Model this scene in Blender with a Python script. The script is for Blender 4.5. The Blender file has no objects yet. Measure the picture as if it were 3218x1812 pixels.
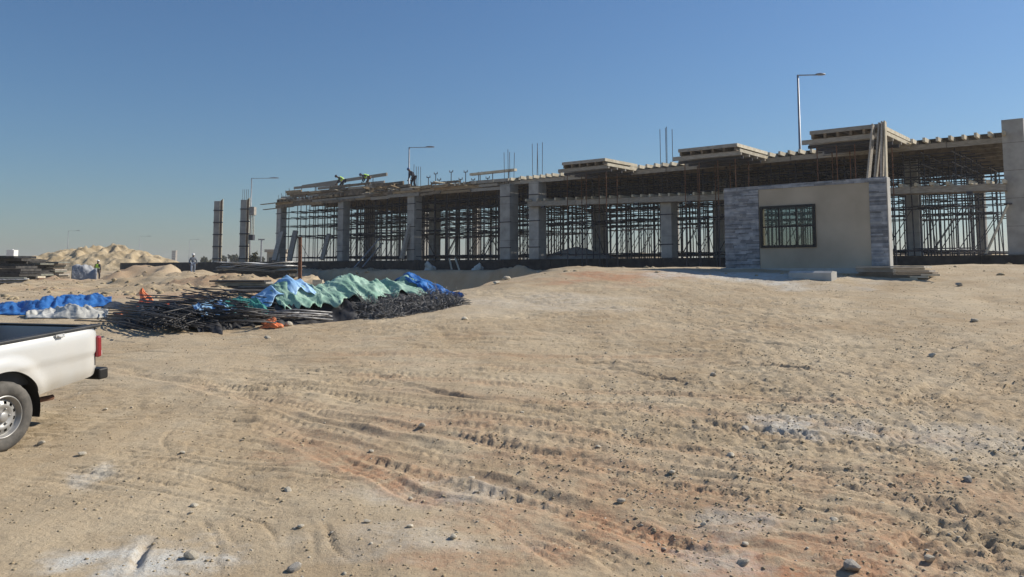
import bpy, bmesh, math, random
import numpy as np
from mathutils import Vector, Matrix, Euler

random.seed(7)
RNG = np.random.RandomState(11)
S = bpy.context.scene
COL = S.collection
R = math.radians

# ------------------------------------------------------------------ camera
CAM = Vector((0.0, 0.0, 1.85))
PITCH = R(4.9)
FPX, PU, PV = 2500.0, 1609.0, 627.7
cam_d = bpy.data.cameras.new('camera')
cam_d.sensor_width = 36.0
cam_d.lens = FPX / 3218.0 * 36.0
cam_d.shift_y = (PV - 906.0) / 3218.0
cam_d.clip_start = 0.05
cam_d.clip_end = 9000.0
cam_o = bpy.data.objects.new('camera', cam_d)
cam_o.location = CAM
cam_o.rotation_euler = (R(90) + PITCH, 0, 0)
COL.objects.link(cam_o)
S.camera = cam_o

# ------------------------------------------------------------------ light
SUN_AZ, SUN_EL = R(68), R(37)
w = bpy.data.worlds.new('World')
S.world = w
w.use_nodes = True
wn = w.node_tree.nodes
wl = w.node_tree.links
for n_ in list(wn):
    wn.remove(n_)
sky = wn.new('ShaderNodeTexSky')
sky.sky_type = 'NISHITA'
sky.sun_disc = False
sky.sun_elevation = SUN_EL
sky.sun_rotation = SUN_AZ
sky.altitude = 0
sky.air_density = 1.3
sky.dust_density = 0.4
sky.ozone_density = 10.0
bg = wn.new('ShaderNodeBackground')
bg.inputs['Strength'].default_value = 0.069
wo = wn.new('ShaderNodeOutputWorld')
wl.new(sky.outputs[0], bg.inputs[0])
wl.new(bg.outputs[0], wo.inputs[0])
sun_d = bpy.data.lights.new('sun', 'SUN')
sun_d.energy = 4.3
sun_d.angle = R(0.5)
sun_d.color = (1.0, 0.92, 0.80)
sun_o = bpy.data.objects.new('sun', sun_d)
SUNV = Vector((math.sin(SUN_AZ) * math.cos(SUN_EL), math.cos(SUN_AZ) * math.cos(SUN_EL), math.sin(SUN_EL)))
sun_o.rotation_euler = SUNV.to_track_quat('Z', 'Y').to_euler()
sun_o.location = (60, 20, 60)
COL.objects.link(sun_o)
S.view_settings.view_transform = 'Standard'
S.view_settings.look = 'None'
S.view_settings.gamma = 1.0
S.view_settings.use_curve_mapping = False
S.view_settings.exposure = 0.36
S.render.engine = 'CYCLES'
S.cycles.use_denoising = True
S.cycles.max_bounces = 6
S.cycles.volume_bounces = 0

# ------------------------------------------------------------------ photo geometry
cP, sP = math.cos(PITCH), math.sin(PITCH)
def ray(u, v):
    x, y = (u - PU) / FPX, (PV - v) / FPX
    return Vector((x, cP - y * sP, sP + y * cP))
def at(u, v, Y):
    d = ray(u, v)
    return CAM + d * (Y / d.y)
def hit_plane(u, v, p0, n):
    d = ray(u, v)
    return CAM + d * ((p0 - CAM).dot(n) / d.dot(n))

# building frame: s runs along the facade left to right, d into the building
BL = Vector((-20.7, 70.0, 0.0))
BE = Vector((0.7704, -0.6375, 0.0)).normalized()
BN = Vector((-BE.y, BE.x, 0.0))
def B(s, d, z):
    p = BL + BE * s + BN * d
    return Vector((p.x, p.y, z))
def s_of_u(u, d=0.0):
    p = hit_plane(u, 842, BL + BN * d, BN)
    return (p - BL).dot(BE)
SLAB, DECK = 2.42, 7.86

# ------------------------------------------------------------------ numpy noise
def _hash(ix, iy, seed):
    h = (ix.astype(np.int64) * 374761393 + iy.astype(np.int64) * 668265263 + seed * 982451653) & 0x7fffffff
    h = ((h ^ (h >> 13)) * 1274126177) & 0x7fffffff
    return ((h ^ (h >> 16)) & 0xffff) / 65535.0
def gnoise(x, y, seed=0):
    x = np.asarray(x, float); y = np.asarray(y, float)
    ix, iy = np.floor(x), np.floor(y)
    fx, fy = x - ix, y - iy
    ux, uy = fx * fx * fx * (fx * (fx * 6 - 15) + 10), fy * fy * fy * (fy * (fy * 6 - 15) + 10)
    def g(dx, dy):
        a = _hash(ix + dx, iy + dy, seed) * 2 * math.pi
        return np.cos(a) * (fx - dx) + np.sin(a) * (fy - dy)
    a = g(0, 0) * (1 - ux) + g(1, 0) * ux
    b = g(0, 1) * (1 - ux) + g(1, 1) * ux
    return (a * (1 - uy) + b * uy) * 1.5
def fbm(x, y, octv=4, seed=0, gain=0.5):
    r, a = 0.0, 1.0
    for k in range(octv):
        r = r + a * gnoise(x * 2 ** k + 17.3 * k, y * 2 ** k - 9.1 * k, seed + k)
        a *= gain
    return r
def sstep(a, b, x):
    t = np.clip((x - a) / (b - a), 0, 1)
    return t * t * (3 - 2 * t)

# ------------------------------------------------------------------ objects
WM = {}                                    # world matrix of everything linked
def link(name, data, M, parent=None):
    o = bpy.data.objects.new(name, data)
    COL.objects.link(o)
    if parent is not None:
        o.parent = parent
        o.matrix_parent_inverse = WM[parent.name].inverted()
    o.matrix_basis = M
    WM[o.name] = M.copy()
    return o
def tag(o, label=None, cat=None, group=None, kind=None):
    if label: o['label'] = label
    if cat: o['category'] = cat
    if group: o['group'] = group
    if kind or cat: o['kind'] = kind or 'thing'
    return o
def thing(name, loc, label, cat, group=None, rotz=0.0):
    o = link(name, None, Matrix.Translation(Vector(loc)) @ Matrix.Rotation(rotz, 4, 'Z'))
    o.empty_display_size = 0.2
    return tag(o, label, cat, group)

MESH = {}
def shared(kind, mat):
    k = (kind, mat.name)
    if k in MESH:
        return MESH[k]
    bm = bmesh.new()
    if kind == 'box':
        bmesh.ops.create_cube(bm, size=1.0)
    elif kind == 'tube':
        bmesh.ops.create_cone(bm, cap_ends=True, segments=8, radius1=1, radius2=1, depth=1.0)
        for f in bm.faces:
            f.smooth = len(f.verts) == 4
    me = bpy.data.meshes.new(kind + '_' + mat.name)
    bm.to_mesh(me); bm.free()
    me.materials.append(mat)
    MESH[k] = me
    return me
def frame3(X, Y, Z):
    return Matrix(((X.x, Y.x, Z.x, 0), (X.y, Y.y, Z.y, 0), (X.z, Y.z, Z.z, 0), (0, 0, 0, 1)))
def axes_of(d, up=Vector((0, 0, 1))):
    X = d.normalized()
    if abs(X.dot(up)) > 0.995:
        up = Vector((BN.x, BN.y, 0))
    Y = up.cross(X).normalized()
    Z = X.cross(Y)
    return X, Y, Z
def bar(name, mat, p0, p1, w_, h_, parent=None, up=Vector((0, 0, 1)), roll=0.0):
    """a straight rectangular piece from p0 to p1, w_ wide and h_ high"""
    p0, p1 = Vector(p0), Vector(p1)
    d = p1 - p0
    X, Y, Z = axes_of(d, up)
    M = Matrix.Translation((p0 + p1) / 2) @ frame3(X, Y, Z) @ Matrix.Rotation(roll, 4, 'X') @ Matrix.Diagonal((d.length, w_, h_, 1))
    return link(name, shared('box', mat), M, parent)
def pipe(name, mat, p0, p1, r, parent=None):
    p0, p1 = Vector(p0), Vector(p1)
    d = p1 - p0
    X, Y, Z = axes_of(d)
    M = Matrix.Translation((p0 + p1) / 2) @ frame3(Y, Z, X) @ Matrix.Diagonal((r, r, d.length, 1))
    return link(name, shared('tube', mat), M, parent)

class MB:
    """collects shapes for ONE mesh"""
    def __init__(s): s.v, s.f, s.sm = [], [], []
    def add(s, vs, fs, smooth=False):
        b = len(s.v)
        s.v += [tuple(p) for p in vs]
        s.f += [tuple(i + b for i in f) for f in fs]
        s.sm += [smooth] * len(fs)
    def box(s, c, X, Y, Z):
        c = Vector(c)
        vs = [c + X * a + Y * b + Z * d for a in (-.5, .5) for b in (-.5, .5) for d in (-.5, .5)]
        s.add(vs, [(0, 1, 3, 2), (4, 6, 7, 5), (0, 4, 5, 1), (2, 3, 7, 6), (0, 2, 6, 4), (1, 5, 7, 3)])
    def abox(s, x0, x1, y0, y1, z0, z1):
        s.box(((x0 + x1) / 2, (y0 + y1) / 2, (z0 + z1) / 2), Vector((x1 - x0, 0, 0)), Vector((0, y1 - y0, 0)), Vector((0, 0, z1 - z0)))
    def beam(s, p0, p1, w_, h_):
        p0, p1 = Vector(p0), Vector(p1)
        X, Y, Z = axes_of(p1 - p0)
        s.box((p0 + p1) / 2, p1 - p0, Y * w_, Z * h_)
    def tube(s, pts, rad, n=6, cap=True):
        pts = [Vector(p) for p in pts]
        if not hasattr(rad, '__len__'): rad = [rad] * len(pts)
        vs, fs = [], []
        for i, p in enumerate(pts):
            d = pts[min(i + 1, len(pts) - 1)] - pts[max(i - 1, 0)]
            X, Y, Z = axes_of(d)
            for k in range(n):
                a = 2 * math.pi * k / n
                vs.append(p + Y * math.cos(a) * rad[i] + Z * math.sin(a) * rad[i])
        for i in range(len(pts) - 1):
            for k in range(n):
                k2 = (k + 1) % n
                fs.append((i * n + k, i * n + k2, (i + 1) * n + k2, (i + 1) * n + k))
        if cap:
            fs.append(tuple(reversed(range(n))))
            fs.append(tuple((len(pts) - 1) * n + k for k in range(n)))
        s.add(vs, fs, True)
    def grid(s, P, smooth=True, closed_u=False):
        nu, nv = len(P), len(P[0])
        vs = [p for row in P for p in row]
        fs = []
        for i in range(nu if closed_u else nu - 1):
            for j in range(nv - 1):
                i2 = (i + 1) % nu
                fs.append((i * nv + j, i2 * nv + j, i2 * nv + j + 1, i * nv + j + 1))
        s.add(vs, fs, smooth)
    def mesh(s, name, mat):
        me = bpy.data.meshes.new(name)
        me.from_pydata(s.v, [], s.f)
        me.polygons.foreach_set('use_smooth', s.sm)
        if mat: me.materials.append(mat)
        me.update()
        return me
    def build(s, name, mat, parent=None, M=None, origin=None):
        if M is None:
            if origin is None:
                M = Matrix.Identity(4)
            else:
                o = Vector(origin)
                s.v = [tuple(Vector(p) - o) for p in s.v]
                M = Matrix.Translation(o)
        return link(name, s.mesh(name, mat), M, parent)

# ------------------------------------------------------------------ materials
def material(name, col, col2=None, scale=3.0, rough=0.85, bump=0.0, bscale=30.0, metal=0.0, contrast=(0.35, 0.65), detail=5.0, stretch=(1, 1, 1), spec=0.3, coords='Object', coat=0.0, alpha=1.0):
    m = bpy.data.materials.new(name)
    m.use_nodes = True
    nt = m.node_tree
    N, L = nt.nodes, nt.links
    p = N['Principled BSDF']
    p.inputs['Roughness'].default_value = rough
    p.inputs['Metallic'].default_value = metal
    p.inputs['Specular IOR Level'].default_value = spec
    p.inputs['Coat Weight'].default_value = coat
    if col2 is None:
        p.inputs['Base Color'].default_value = (*col, 1)
    if col2 is not None or bump:
        if coords == 'World':
            tc = N.new('ShaderNodeNewGeometry'); out = tc.outputs['Position']
        else:
            tc = N.new('ShaderNodeTexCoord'); out = tc.outputs[coords]
        mp = N.new('ShaderNodeMapping')
        mp.inputs['Scale'].default_value = stretch
        L.new(out, mp.inputs['Vector'])
    if col2 is not None:
        nz = N.new('ShaderNodeTexNoise')
        nz.inputs['Scale'].default_value = scale
        nz.inputs['Detail'].default_value = detail
        L.new(mp.outputs[0], nz.inputs['Vector'])
        rp = N.new('ShaderNodeValToRGB')
        rp.color_ramp.elements[0].position = contrast[0]
        rp.color_ramp.elements[1].position = contrast[1]
        rp.color_ramp.elements[0].color = (*col, 1)
        rp.color_ramp.elements[1].color = (*col2, 1)
        L.new(nz.outputs[0], rp.inputs[0])
        oi = N.new('ShaderNodeObjectInfo')
        hv = N.new('ShaderNodeHueSaturation')
        mr = N.new('ShaderNodeMapRange')
        mr.inputs['To Min'].default_value = 0.82
        mr.inputs['To Max'].default_value = 1.18
        L.new(oi.outputs['Random'], mr.inputs['Value'])
        L.new(mr.outputs[0], hv.inputs['Value'])
        L.new(rp.outputs[0], hv.inputs['Color'])
        L.new(hv.outputs[0], p.inputs['Base Color'])
    if bump:
        nb = N.new('ShaderNodeTexNoise')
        nb.inputs['Scale'].default_value = bscale
        nb.inputs['Detail'].default_value = 6
        L.new(mp.outputs[0], nb.inputs['Vector'])
        bp = N.new('ShaderNodeBump')
        bp.inputs['Strength'].default_value = 0.6
        bp.inputs['Distance'].default_value = bump
        L.new(nb.outputs[0], bp.inputs['Height'])
        L.new(bp.outputs[0], p.inputs['Normal'])
    return m

M_CONC = material('concrete', (0.30, 0.29, 0.27), (0.42, 0.41, 0.38), 2.0, 0.9, 0.01, 25, coords='World')
def _pour_lines(m, step=1.22):
    N, L = m.node_tree.nodes, m.node_tree.links
    g = N.new('ShaderNodeNewGeometry'); sx = N.new('ShaderNodeSeparateXYZ'); L.new(g.outputs['Position'], sx.inputs[0])
    a = N.new('ShaderNodeMath'); a.operation = 'MODULO'; a.inputs[1].default_value = step; L.new(sx.outputs['Z'], a.inputs[0])
    b = N.new('ShaderNodeMath'); b.operation = 'LESS_THAN'; b.inputs[1].default_value = .022; L.new(a.outputs[0], b.inputs[0])
    x = N.new('ShaderNodeMix'); x.data_type = 'RGBA'; x.blend_type = 'MULTIPLY'; L.new(b.outputs[0], x.inputs[0])
    bc = N['Principled BSDF'].inputs['Base Color']; L.new(bc.links[0].from_socket, x.inputs[6]); x.inputs[7].default_value = (.55, .54, .52, 1); L.new(x.outputs[2], bc)
_pour_lines(M_CONC)
M_CONC_L = material('pale_concrete', (0.45, 0.44, 0.41), (0.55, 0.54, 0.50), 3.0, 0.9, 0.006, 30, coords='World')
M_PLY = material('plywood', (0.24, 0.17, 0.10), (0.40, 0.31, 0.20), 3.0, 0.85, coords='World', stretch=(1, 1, 4))
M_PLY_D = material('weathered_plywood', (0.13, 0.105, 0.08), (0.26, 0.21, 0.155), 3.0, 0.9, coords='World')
M_FILM = material('shade_dark_film_plywood', (0.045, 0.035, 0.028), (0.10, 0.08, 0.06), 2.0, 0.7, coords='World')  # near-black film tone that puts the underside shade into the deck sheets
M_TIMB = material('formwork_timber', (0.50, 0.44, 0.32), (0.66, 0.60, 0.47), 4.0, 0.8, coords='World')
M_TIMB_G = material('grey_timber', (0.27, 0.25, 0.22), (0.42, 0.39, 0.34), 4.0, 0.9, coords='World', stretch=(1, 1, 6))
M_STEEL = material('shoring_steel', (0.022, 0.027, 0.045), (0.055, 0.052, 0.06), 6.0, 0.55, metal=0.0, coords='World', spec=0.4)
M_GALV = material('galvanised_steel', (0.30, 0.31, 0.32), (0.42, 0.43, 0.44), 6.0, 0.45, metal=0.6, coords='World')
M_RUST = material('rusty_steel', (0.10, 0.045, 0.025), (0.20, 0.10, 0.06), 7.0, 0.8, coords='World')
M_REBAR = material('rebar_steel', (0.05, 0.045, 0.045), (0.11, 0.085, 0.07), 9.0, 0.7, coords='World')
M_BITUM = material('bitumen_coating', (0.018, 0.018, 0.02), (0.045, 0.043, 0.042), 2.5, 0.8, 0.01, 12, coords='World')
M_RENDER = material('wall_render', (0.43, 0.365, 0.275), (0.63, 0.545, 0.42), .9, 0.95, 0.004, 40, coords='World', contrast=(0.25, 0.75), detail=8)
M_FRAME = material('black_window_frame', (0.012, 0.012, 0.013), None, rough=0.4)
M_LAMP = material('lamp_steel', (0.22, 0.23, 0.25), (0.30, 0.31, 0.33), 3, 0.5, metal=0.3, coords='World')
M_WHITE = material('white_plastic', (0.72, 0.72, 0.70), (0.80, 0.80, 0.78), 8, 0.6, coords='World')
# ------------------------------------------------------------------ terrain
def _prof(y, ys, zs):
    r = 0
    for k in (-1.6, -0.8, 0.0, 0.8, 1.6):
        r = r + np.interp(y + k, ys, zs)
    return r / 5
TRENCH = [(-2.6, 22.0), (-0.9, 26.3), (0.3, 31.0), (2.8, 36.5), (3.2, 44.3), (-14.4, 58.8), (-11.6, 47.0), (-6.6, 30.0)]
def poly_sdf(x, y, poly):
    d = np.full(x.shape, 1e9)
    inside = np.zeros(x.shape, bool)
    n = len(poly)
    for i in range(n):
        ax, ay = poly[i]; bx, by = poly[(i + 1) % n]
        ex, ey = bx - ax, by - ay
        t = np.clip(((x - ax) * ex + (y - ay) * ey) / (ex * ex + ey * ey), 0, 1)
        d = np.minimum(d, np.hypot(x - ax - ex * t, y - ay - ey * t))
        c = ((ay > y) != (by > y)) & (x < (bx - ax) * (y - ay) / (by - ay + 1e-12) + ax)
        inside ^= c
    return np.where(inside, -d, d)
def base_z(x, y):
    x = np.asarray(x, float); y = np.asarray(y, float)
    zr = _prof(y, [-60, 0, 5, 8, 12, 16, 20, 24, 27, 30, 34, 45, 60, 120, 3000], [-1.4, -.63, -.23, .01, .33, .68, 1.06, 1.5, 1.80, 1.87, 1.85, 1.75, 1.62, 1.55, 1.5])
    zl = _prof(y, [-60, 0, 5, 8, 12, 16, 20, 25, 30, 40, 60, 80, 120, 3000], [-1.4, -.63, -.23, 0, .33, .60, .80, .97, 1.06, 1.20, 1.38, 1.5, 1.55, 1.5])
    zw = _prof(y, [-60, 0, 5, 8, 12, 16, 20, 25, 30, 45, 60, 72, 84, 95, 120, 3000], [-1.4, -.63, -.23, 0, .33, .60, .80, .95, 1.0, .95, .86, .82, 1.15, 1.45, 1.55, 1.5])
    kw = sstep(-11, -17, x)
    zl = zl * (1 - kw) + zw * kw
    k = sstep(-5.5, 1.5, x - 0.27 * np.maximum(y - 22, 0))
    z = zl * (1 - k) + zr * k
    z = z + 0.10 * sstep(10, 18, x) * sstep(15, 28, y) * (1 - sstep(40, 60, y))
    s_ = (x - BL.x) * BE.x + (y - BL.y) * BE.y
    d_ = (x - BL.x) * BN.x + (y - BL.y) * BN.y
    k = sstep(-7.5, -5.0, d_) * sstep(14, 4, d_) * sstep(-1.5, 3.5, s_)
    z = z + k * np.maximum(0, 1.70 - z)
    m = (x > -20) & (x < 10) & (y > 19) & (y < 66)
    if m.any():
        xm, ym = x[m], y[m]
        z[m] -= 1.55 * sstep(0.15, -.75, poly_sdf(xm, ym, TRENCH) + 0.35 * gnoise(xm * .45, ym * .45, 5))
    return z
def mid_z(x, y):
    """low mounds and undulation, no fine relief"""
    z = base_z(x, y)
    near = sstep(0, 6, y)
    x = np.asarray(x, float); y = np.asarray(y, float)
    z = z + near * (0.05 * fbm(x * .35, y * .35, 3, 21) + 0.012 * fbm(x * 1.7, y * 1.7, 2, 31))
    left = sstep(-4.5, -9.0, x + 0.06 * (y - 20)) * sstep(23, 30, y) * (1 - sstep(80, 100, y))
    m = left > 0
    if m.any():
        z[m] += left[m] * (0.14 * fbm(x[m] * .32, y[m] * .22, 4, 41) - .04 + 0.15 * np.abs(fbm(x[m] * .8, y[m] * .7, 5, 45, .72)))
    def mound(cx, cy, rx, ry, h, seed, rot=0.0):
        ca, sa = math.cos(rot), math.sin(rot)
        X, Y = (x - cx) * ca + (y - cy) * sa, -(x - cx) * sa + (y - cy) * ca
        q = np.hypot(X / rx, Y / ry)
        r = np.zeros_like(q)
        m = q < 1.6
        if m.any():
            r[m] = h * sstep(1.0, 0.15, q[m] + 0.22 * fbm(x[m] * 2.4 / rx, y[m] * 2.4 / ry, 3, seed))
        return r
    z = z + mound(-26.6, 58.0, 3.6, 3.2, 1.1, 61) + mound(-28.2, 71.5, 4.0, 3.0, .85, 60) + mound(-22.8, 56.0, 4.0, 3.0, 0.7, 62) + mound(-11.6, 33.5, 3.0, 1.8, 0.34, 63)
    z = z + mound(-16.6, 38.0, 4.4, 2.2, 0.45, 64) + mound(-27, 47, 4, 1.8, 0.25, 65) + mound(-13.2, 28.5, 2.6, 1.2, 0.22, 69)
    z = z + mound(2.0, 31.6, 1.9, 1.2, 0.16, 66) + mound(-0.9, 46.5, 2.6, 1.6, 0.4, 67) + mound(-1.6, 27.0, 0.7, 1.6, 0.15, 68)
    return z
def ground_at(x, y):
    return float(mid_z(np.array([x]), np.array([y]))[0])
def gpt(u, v, lo=2.0, hi=60.0):
    """where the ray through a photo point meets the ground"""
    d = ray(u, v)
    ts = np.geomspace(lo, hi, 400) / d.y
    xs, ys, zs = CAM.x + d.x * ts, CAM.y + d.y * ts, CAM.z + d.z * ts
    h = zs - base_z(xs, ys)
    k = np.argmax(h < 0) if (h < 0).any() else len(ts) - 1
    k = max(1, k)
    f = h[k - 1] / (h[k - 1] - h[k] + 1e-9)
    t = ts[k - 1] + (ts[k] - ts[k - 1]) * min(max(f, 0), 1)
    return np.array([CAM.x + d.x * t, CAM.y + d.y * t])

def smooth_line(pts, step=0.2):
    P = np.array(pts, float)
    n = len(P)
    out = []
    for i in range(n - 1):
        p0, p1, p2, p3 = P[max(i - 1, 0)], P[i], P[i + 1], P[min(i + 2, n - 1)]
        m = max(2, int(np.hypot(*(p2 - p1)) / step))
        for k in range(m):
            t = k / m
            out.append(0.5 * ((2 * p1) + (-p0 + p2) * t + (2 * p0 - 5 * p1 + 4 * p2 - p3) * t * t + (-p0 + 3 * p1 - 3 * p2 + p3) * t ** 3))
    out.append(P[-1])
    return np.array(out)

# tyre tracks: photo points, width, depth, lug pitch, style, red soil, fade
TRACKS = [
    ([(860, 1345), (1050, 1432), (1200, 1490), (1330, 1545), (1480, 1578), (1620, 1650), (1740, 1730), (1850, 1812)], .30, .020, .085, 'rib', .75),
    ([(880, 1325), (1100, 1405), (1280, 1480), (1500, 1540), (1700, 1590)], .22, .012, .075, 'lug', .2),
    ([(1180, 1185), (1450, 1245), (1680, 1282), (1900, 1330)], .20, .025, .10, 'rut', .1),
    ([(300, 1092), (520, 1110), (760, 1118), (1000, 1120)], .22, .02, .1, 'rut', 0),
    ([(300, 1168), (480, 1185), (640, 1225), (900, 1290), (1150, 1345), (1320, 1420)], .22, .024, .1, 'rut', .1),
    ([(340, 1150), (560, 1195), (800, 1225), (1050, 1200), (1350, 1172), (1650, 1160)], .24, .02, .1, 'lug', 0),
    ([(3300, 1010), (3140, 1085), (3030, 1150), (2930, 1220), (2820, 1300)], .36, .026, .16, 'lug', .05),
    ([(3330, 1075), (3190, 1135), (3080, 1205), (2990, 1265), (2900, 1330)], .36, .026, .16, 'lug', .05),
    ([(3330, 1130), (3218, 1190), (3120, 1250)], .3, .03, .16, 'lug', 0),
    ([(1760, 1130), (1950, 1136), (2150, 1142), (2420, 1150), (2700, 1188), (2860, 1200)], .20, .035, .1, 'rut', .12),
    ([(1790, 1142), (1950, 1156), (2080, 1180), (2180, 1205)], .16, .035, .1, 'rut', .1),
    ([(2250, 1070), (2550, 1090), (2850, 1085), (3100, 1060)], .25, .025, .12, 'rut', 0),
    ([(1690, 1555), (1850, 1610), (2010, 1670), (2150, 1720), (2330, 1800)], .34, .022, .09, 'rib', .9),
    ([(1640, 1640), (1800, 1700), (1950, 1770), (2030, 1830)], .3, .018, .08, 'rib', .25),
    ([(2560, 1480), (2750, 1540), (2950, 1585), (3250, 1640)], .34, .014, .11, 'lug', .3),
    ([(2600, 1560), (2760, 1640), (2900, 1740), (3020, 1830)], .34, .018, .12, 'rib', .65),
    ([(2440, 1440), (2620, 1520), (2800, 1560), (3000, 1600), (3260, 1690)], .3, .02, .11, 'rib', .2),
    ([(3060, 1640), (3120, 1720), (3160, 1812)], .10, .03, .1, 'rut', .2),
    ([(2900, 1700), (3100, 1760), (3240, 1830)], .3, .016, .12, 'lug', .5),
    ([(2000, 1290), (2250, 1340), (2500, 1370), (2800, 1420), (3200, 1470)], .3, .02, .12, 'lug', .1),
    ([(1300, 1330), (1700, 1420), (2000, 1500), (2300, 1560), (2600, 1660)], .28, .014, .1, 'lug', .35),
    ([(1500, 1010), (1900, 962), (2400, 930), (2800, 905), (3218, 880)], .5, .02, .2, 'rut', 0),
    ([(1350, 1040), (1800, 1000), (2300, 985), (2800, 955), (3250, 925)], .4, .02, .2, 'rut', 0),
    ([(1650, 1075), (2200, 1045), (2700, 1030), (3250, 990)], .4, .02, .2, 'rut', 0),
    ([(640, 1600), (672, 1680), (690, 1760), (720, 1830)], .05, .018, .1, 'rut', 0),
    ([(690, 1610), (715, 1690), (745, 1740)], .05, .018, .1, 'rut', 0),
    ([(735, 1600), (760, 1700)], .05, .016, .1, 'rut', 0),
    ([(965, 1610), (985, 1680), (1010, 1790)], .07, .02, .1, 'rut', 0),
    ([(1000, 1610), (1050, 1700), (1110, 1790)], .05, .016, .1, 'rut', 0),
    ([(640, 1590), (830, 1640), (880, 1740)], .04, .014, .1, 'rut', 0),
    ([(500, 1670), (455, 1740), (415, 1830)], .10, .03, .1, 'rut', 0),
    ([(560, 1330), (520, 1380), (530, 1450)], .05, .012, .1, 'rut', 0),
    ([(600, 1370), (575, 1430)], .05, .012, .1, 'rut', 0),
    ([(1540, 1640), (1620, 1720), (1700, 1790)], .05, .012, .1, 'rut', .2),
    ([(1580, 1630), (1680, 1710), (1760, 1800)], .05, .012, .1, 'rut', .2),
]
_tr = random.Random(5)
for k in range(34):                                  # the fan of older passes sweeping from the left out to the right
    f = (k + _tr.uniform(-.4, .4)) / 33
    a_, b_, c_ = (330 + _tr.uniform(-60, 140), 1085 + 120 * f + _tr.uniform(-12, 12)), (1480 + _tr.uniform(-120, 120), 990 + 520 * f ** 1.15), (3350, 885 + 1150 * f ** 1.2)
    pts = []
    t0, t1 = sorted((_tr.uniform(0, .35), _tr.uniform(.55, 1.0)))
    for i in range(9):
        t = t0 + (t1 - t0) * i / 8
        u = (1 - t) ** 2 * a_[0] + 2 * t * (1 - t) * b_[0] + t * t * c_[0]
        v = (1 - t) ** 2 * a_[1] + 2 * t * (1 - t) * b_[1] + t * t * c_[1]
        if v < 1835: pts.append((u, v + 4 * math.sin(3 * t + k)))
    if len(pts) > 2:
        TRACKS.append((pts, _tr.choice([.2, .24, .28]), _tr.uniform(.008, .015), _tr.choice([.08, .1, .13]), _tr.choice(['lug', 'lug', 'rib', 'rut']), _tr.choice([0, 0, 0, .15, .3])))
for k in range(7):                                   # crossing passes at the right
    v0 = 930 + k * 95
    TRACKS.append(([(3330, v0), (3150, v0 + 75 + 8 * k), (2950, v0 + 170 + 16 * k), (2700 + 20 * k, v0 + 260 + 26 * k)], .28, _tr.uniform(.012, .02), .14, 'lug', .05))
xs = [0.0]
dx = 0.0265
while xs[-1] < 2500:
    if xs[-1] > 4.2: dx *= 1.0165 if xs[-1] < 36 else 1.1
    xs.append(xs[-1] + dx)
XS = np.array([-a for a in reversed(xs[1:])] + xs) + 0.4
ys = [1.2]
while ys[-1] < 3500:
    y_ = ys[-1]
    st = 0.023 if y_ < 6.4 else 0.0036 * y_
    if y_ > 40: st = 0.0036 * y_ * (y_ / 40.0) ** 1.6
    ys.append(y_ + min(st, 300))
YS = np.array([-40, -15, -6, -2, 0.2, 0.8] + ys)
GX, GY = np.meshgrid(XS, YS)
GZ = mid_z(GX, GY)
STAIN = np.zeros_like(GZ)
GREY = np.zeros_like(GZ)
rough_r = sstep(-1.5, 4.0, GX - 0.25 * (GY - 9)) * sstep(5.0, 9.0, GY) * (1 - 0.55 * sstep(15, 20, GY))
fine = sstep(45, 25, GY)
jn = int(np.searchsorted(YS, 44)); jm = int(np.searchsorted(YS, 20))
_q = (slice(0, jn), slice(None))
GZ[_q] += fine[_q] * (0.006 + 0.017 * rough_r[_q]) * fbm(GX[_q] * 5, GY[_q] * 5, 3, 71)
_q = (slice(0, jm), slice(None))
GZ[_q] += sstep(20, 10, GY[_q]) * (0.006 + 0.026 * rough_r[_q]) * np.maximum(0, fbm(GX[_q] * 13, GY[_q] * 13, 2, 81) - 0.16)
# old scrape and tyre lines: long thin grooves that follow the passes of the vehicles
_q = (slice(0, int(np.searchsorted(YS, 27))), slice(int(np.searchsorted(XS, -15)), int(np.searchsorted(XS, 20))))
_x, _y = GX[_q], GY[_q]
_th = np.interp(_y, [4, 7, 11, 18, 27], np.radians([-42, -24, -4, 9, 14]))
_p, _r = _x * np.cos(_th) + _y * np.sin(_th), -_x * np.sin(_th) + _y * np.cos(_th)
_on = sstep(-.25, .25, fbm(_x * .5, _y * .5, 2, 811))
for k, (fp, fr, am) in enumerate(((.30, 3.2, .028), (.5, 5.5, .021), (.8, 9.0, .013))):
    n_ = gnoise(_p * fp, _r * fr, 820 + k)
    wdt = .045 + .0045 * _y
    GZ[_q] += am * sstep(5.0, 6.5, _y + .35 * _x) * _on * sstep(27, 20, _y) * (-1.0 * sstep(wdt, 0, np.abs(n_)) + .45 * sstep(wdt, 0, np.abs(n_ - 2.2 * wdt)))
track_mask = np.zeros_like(GZ)
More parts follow.
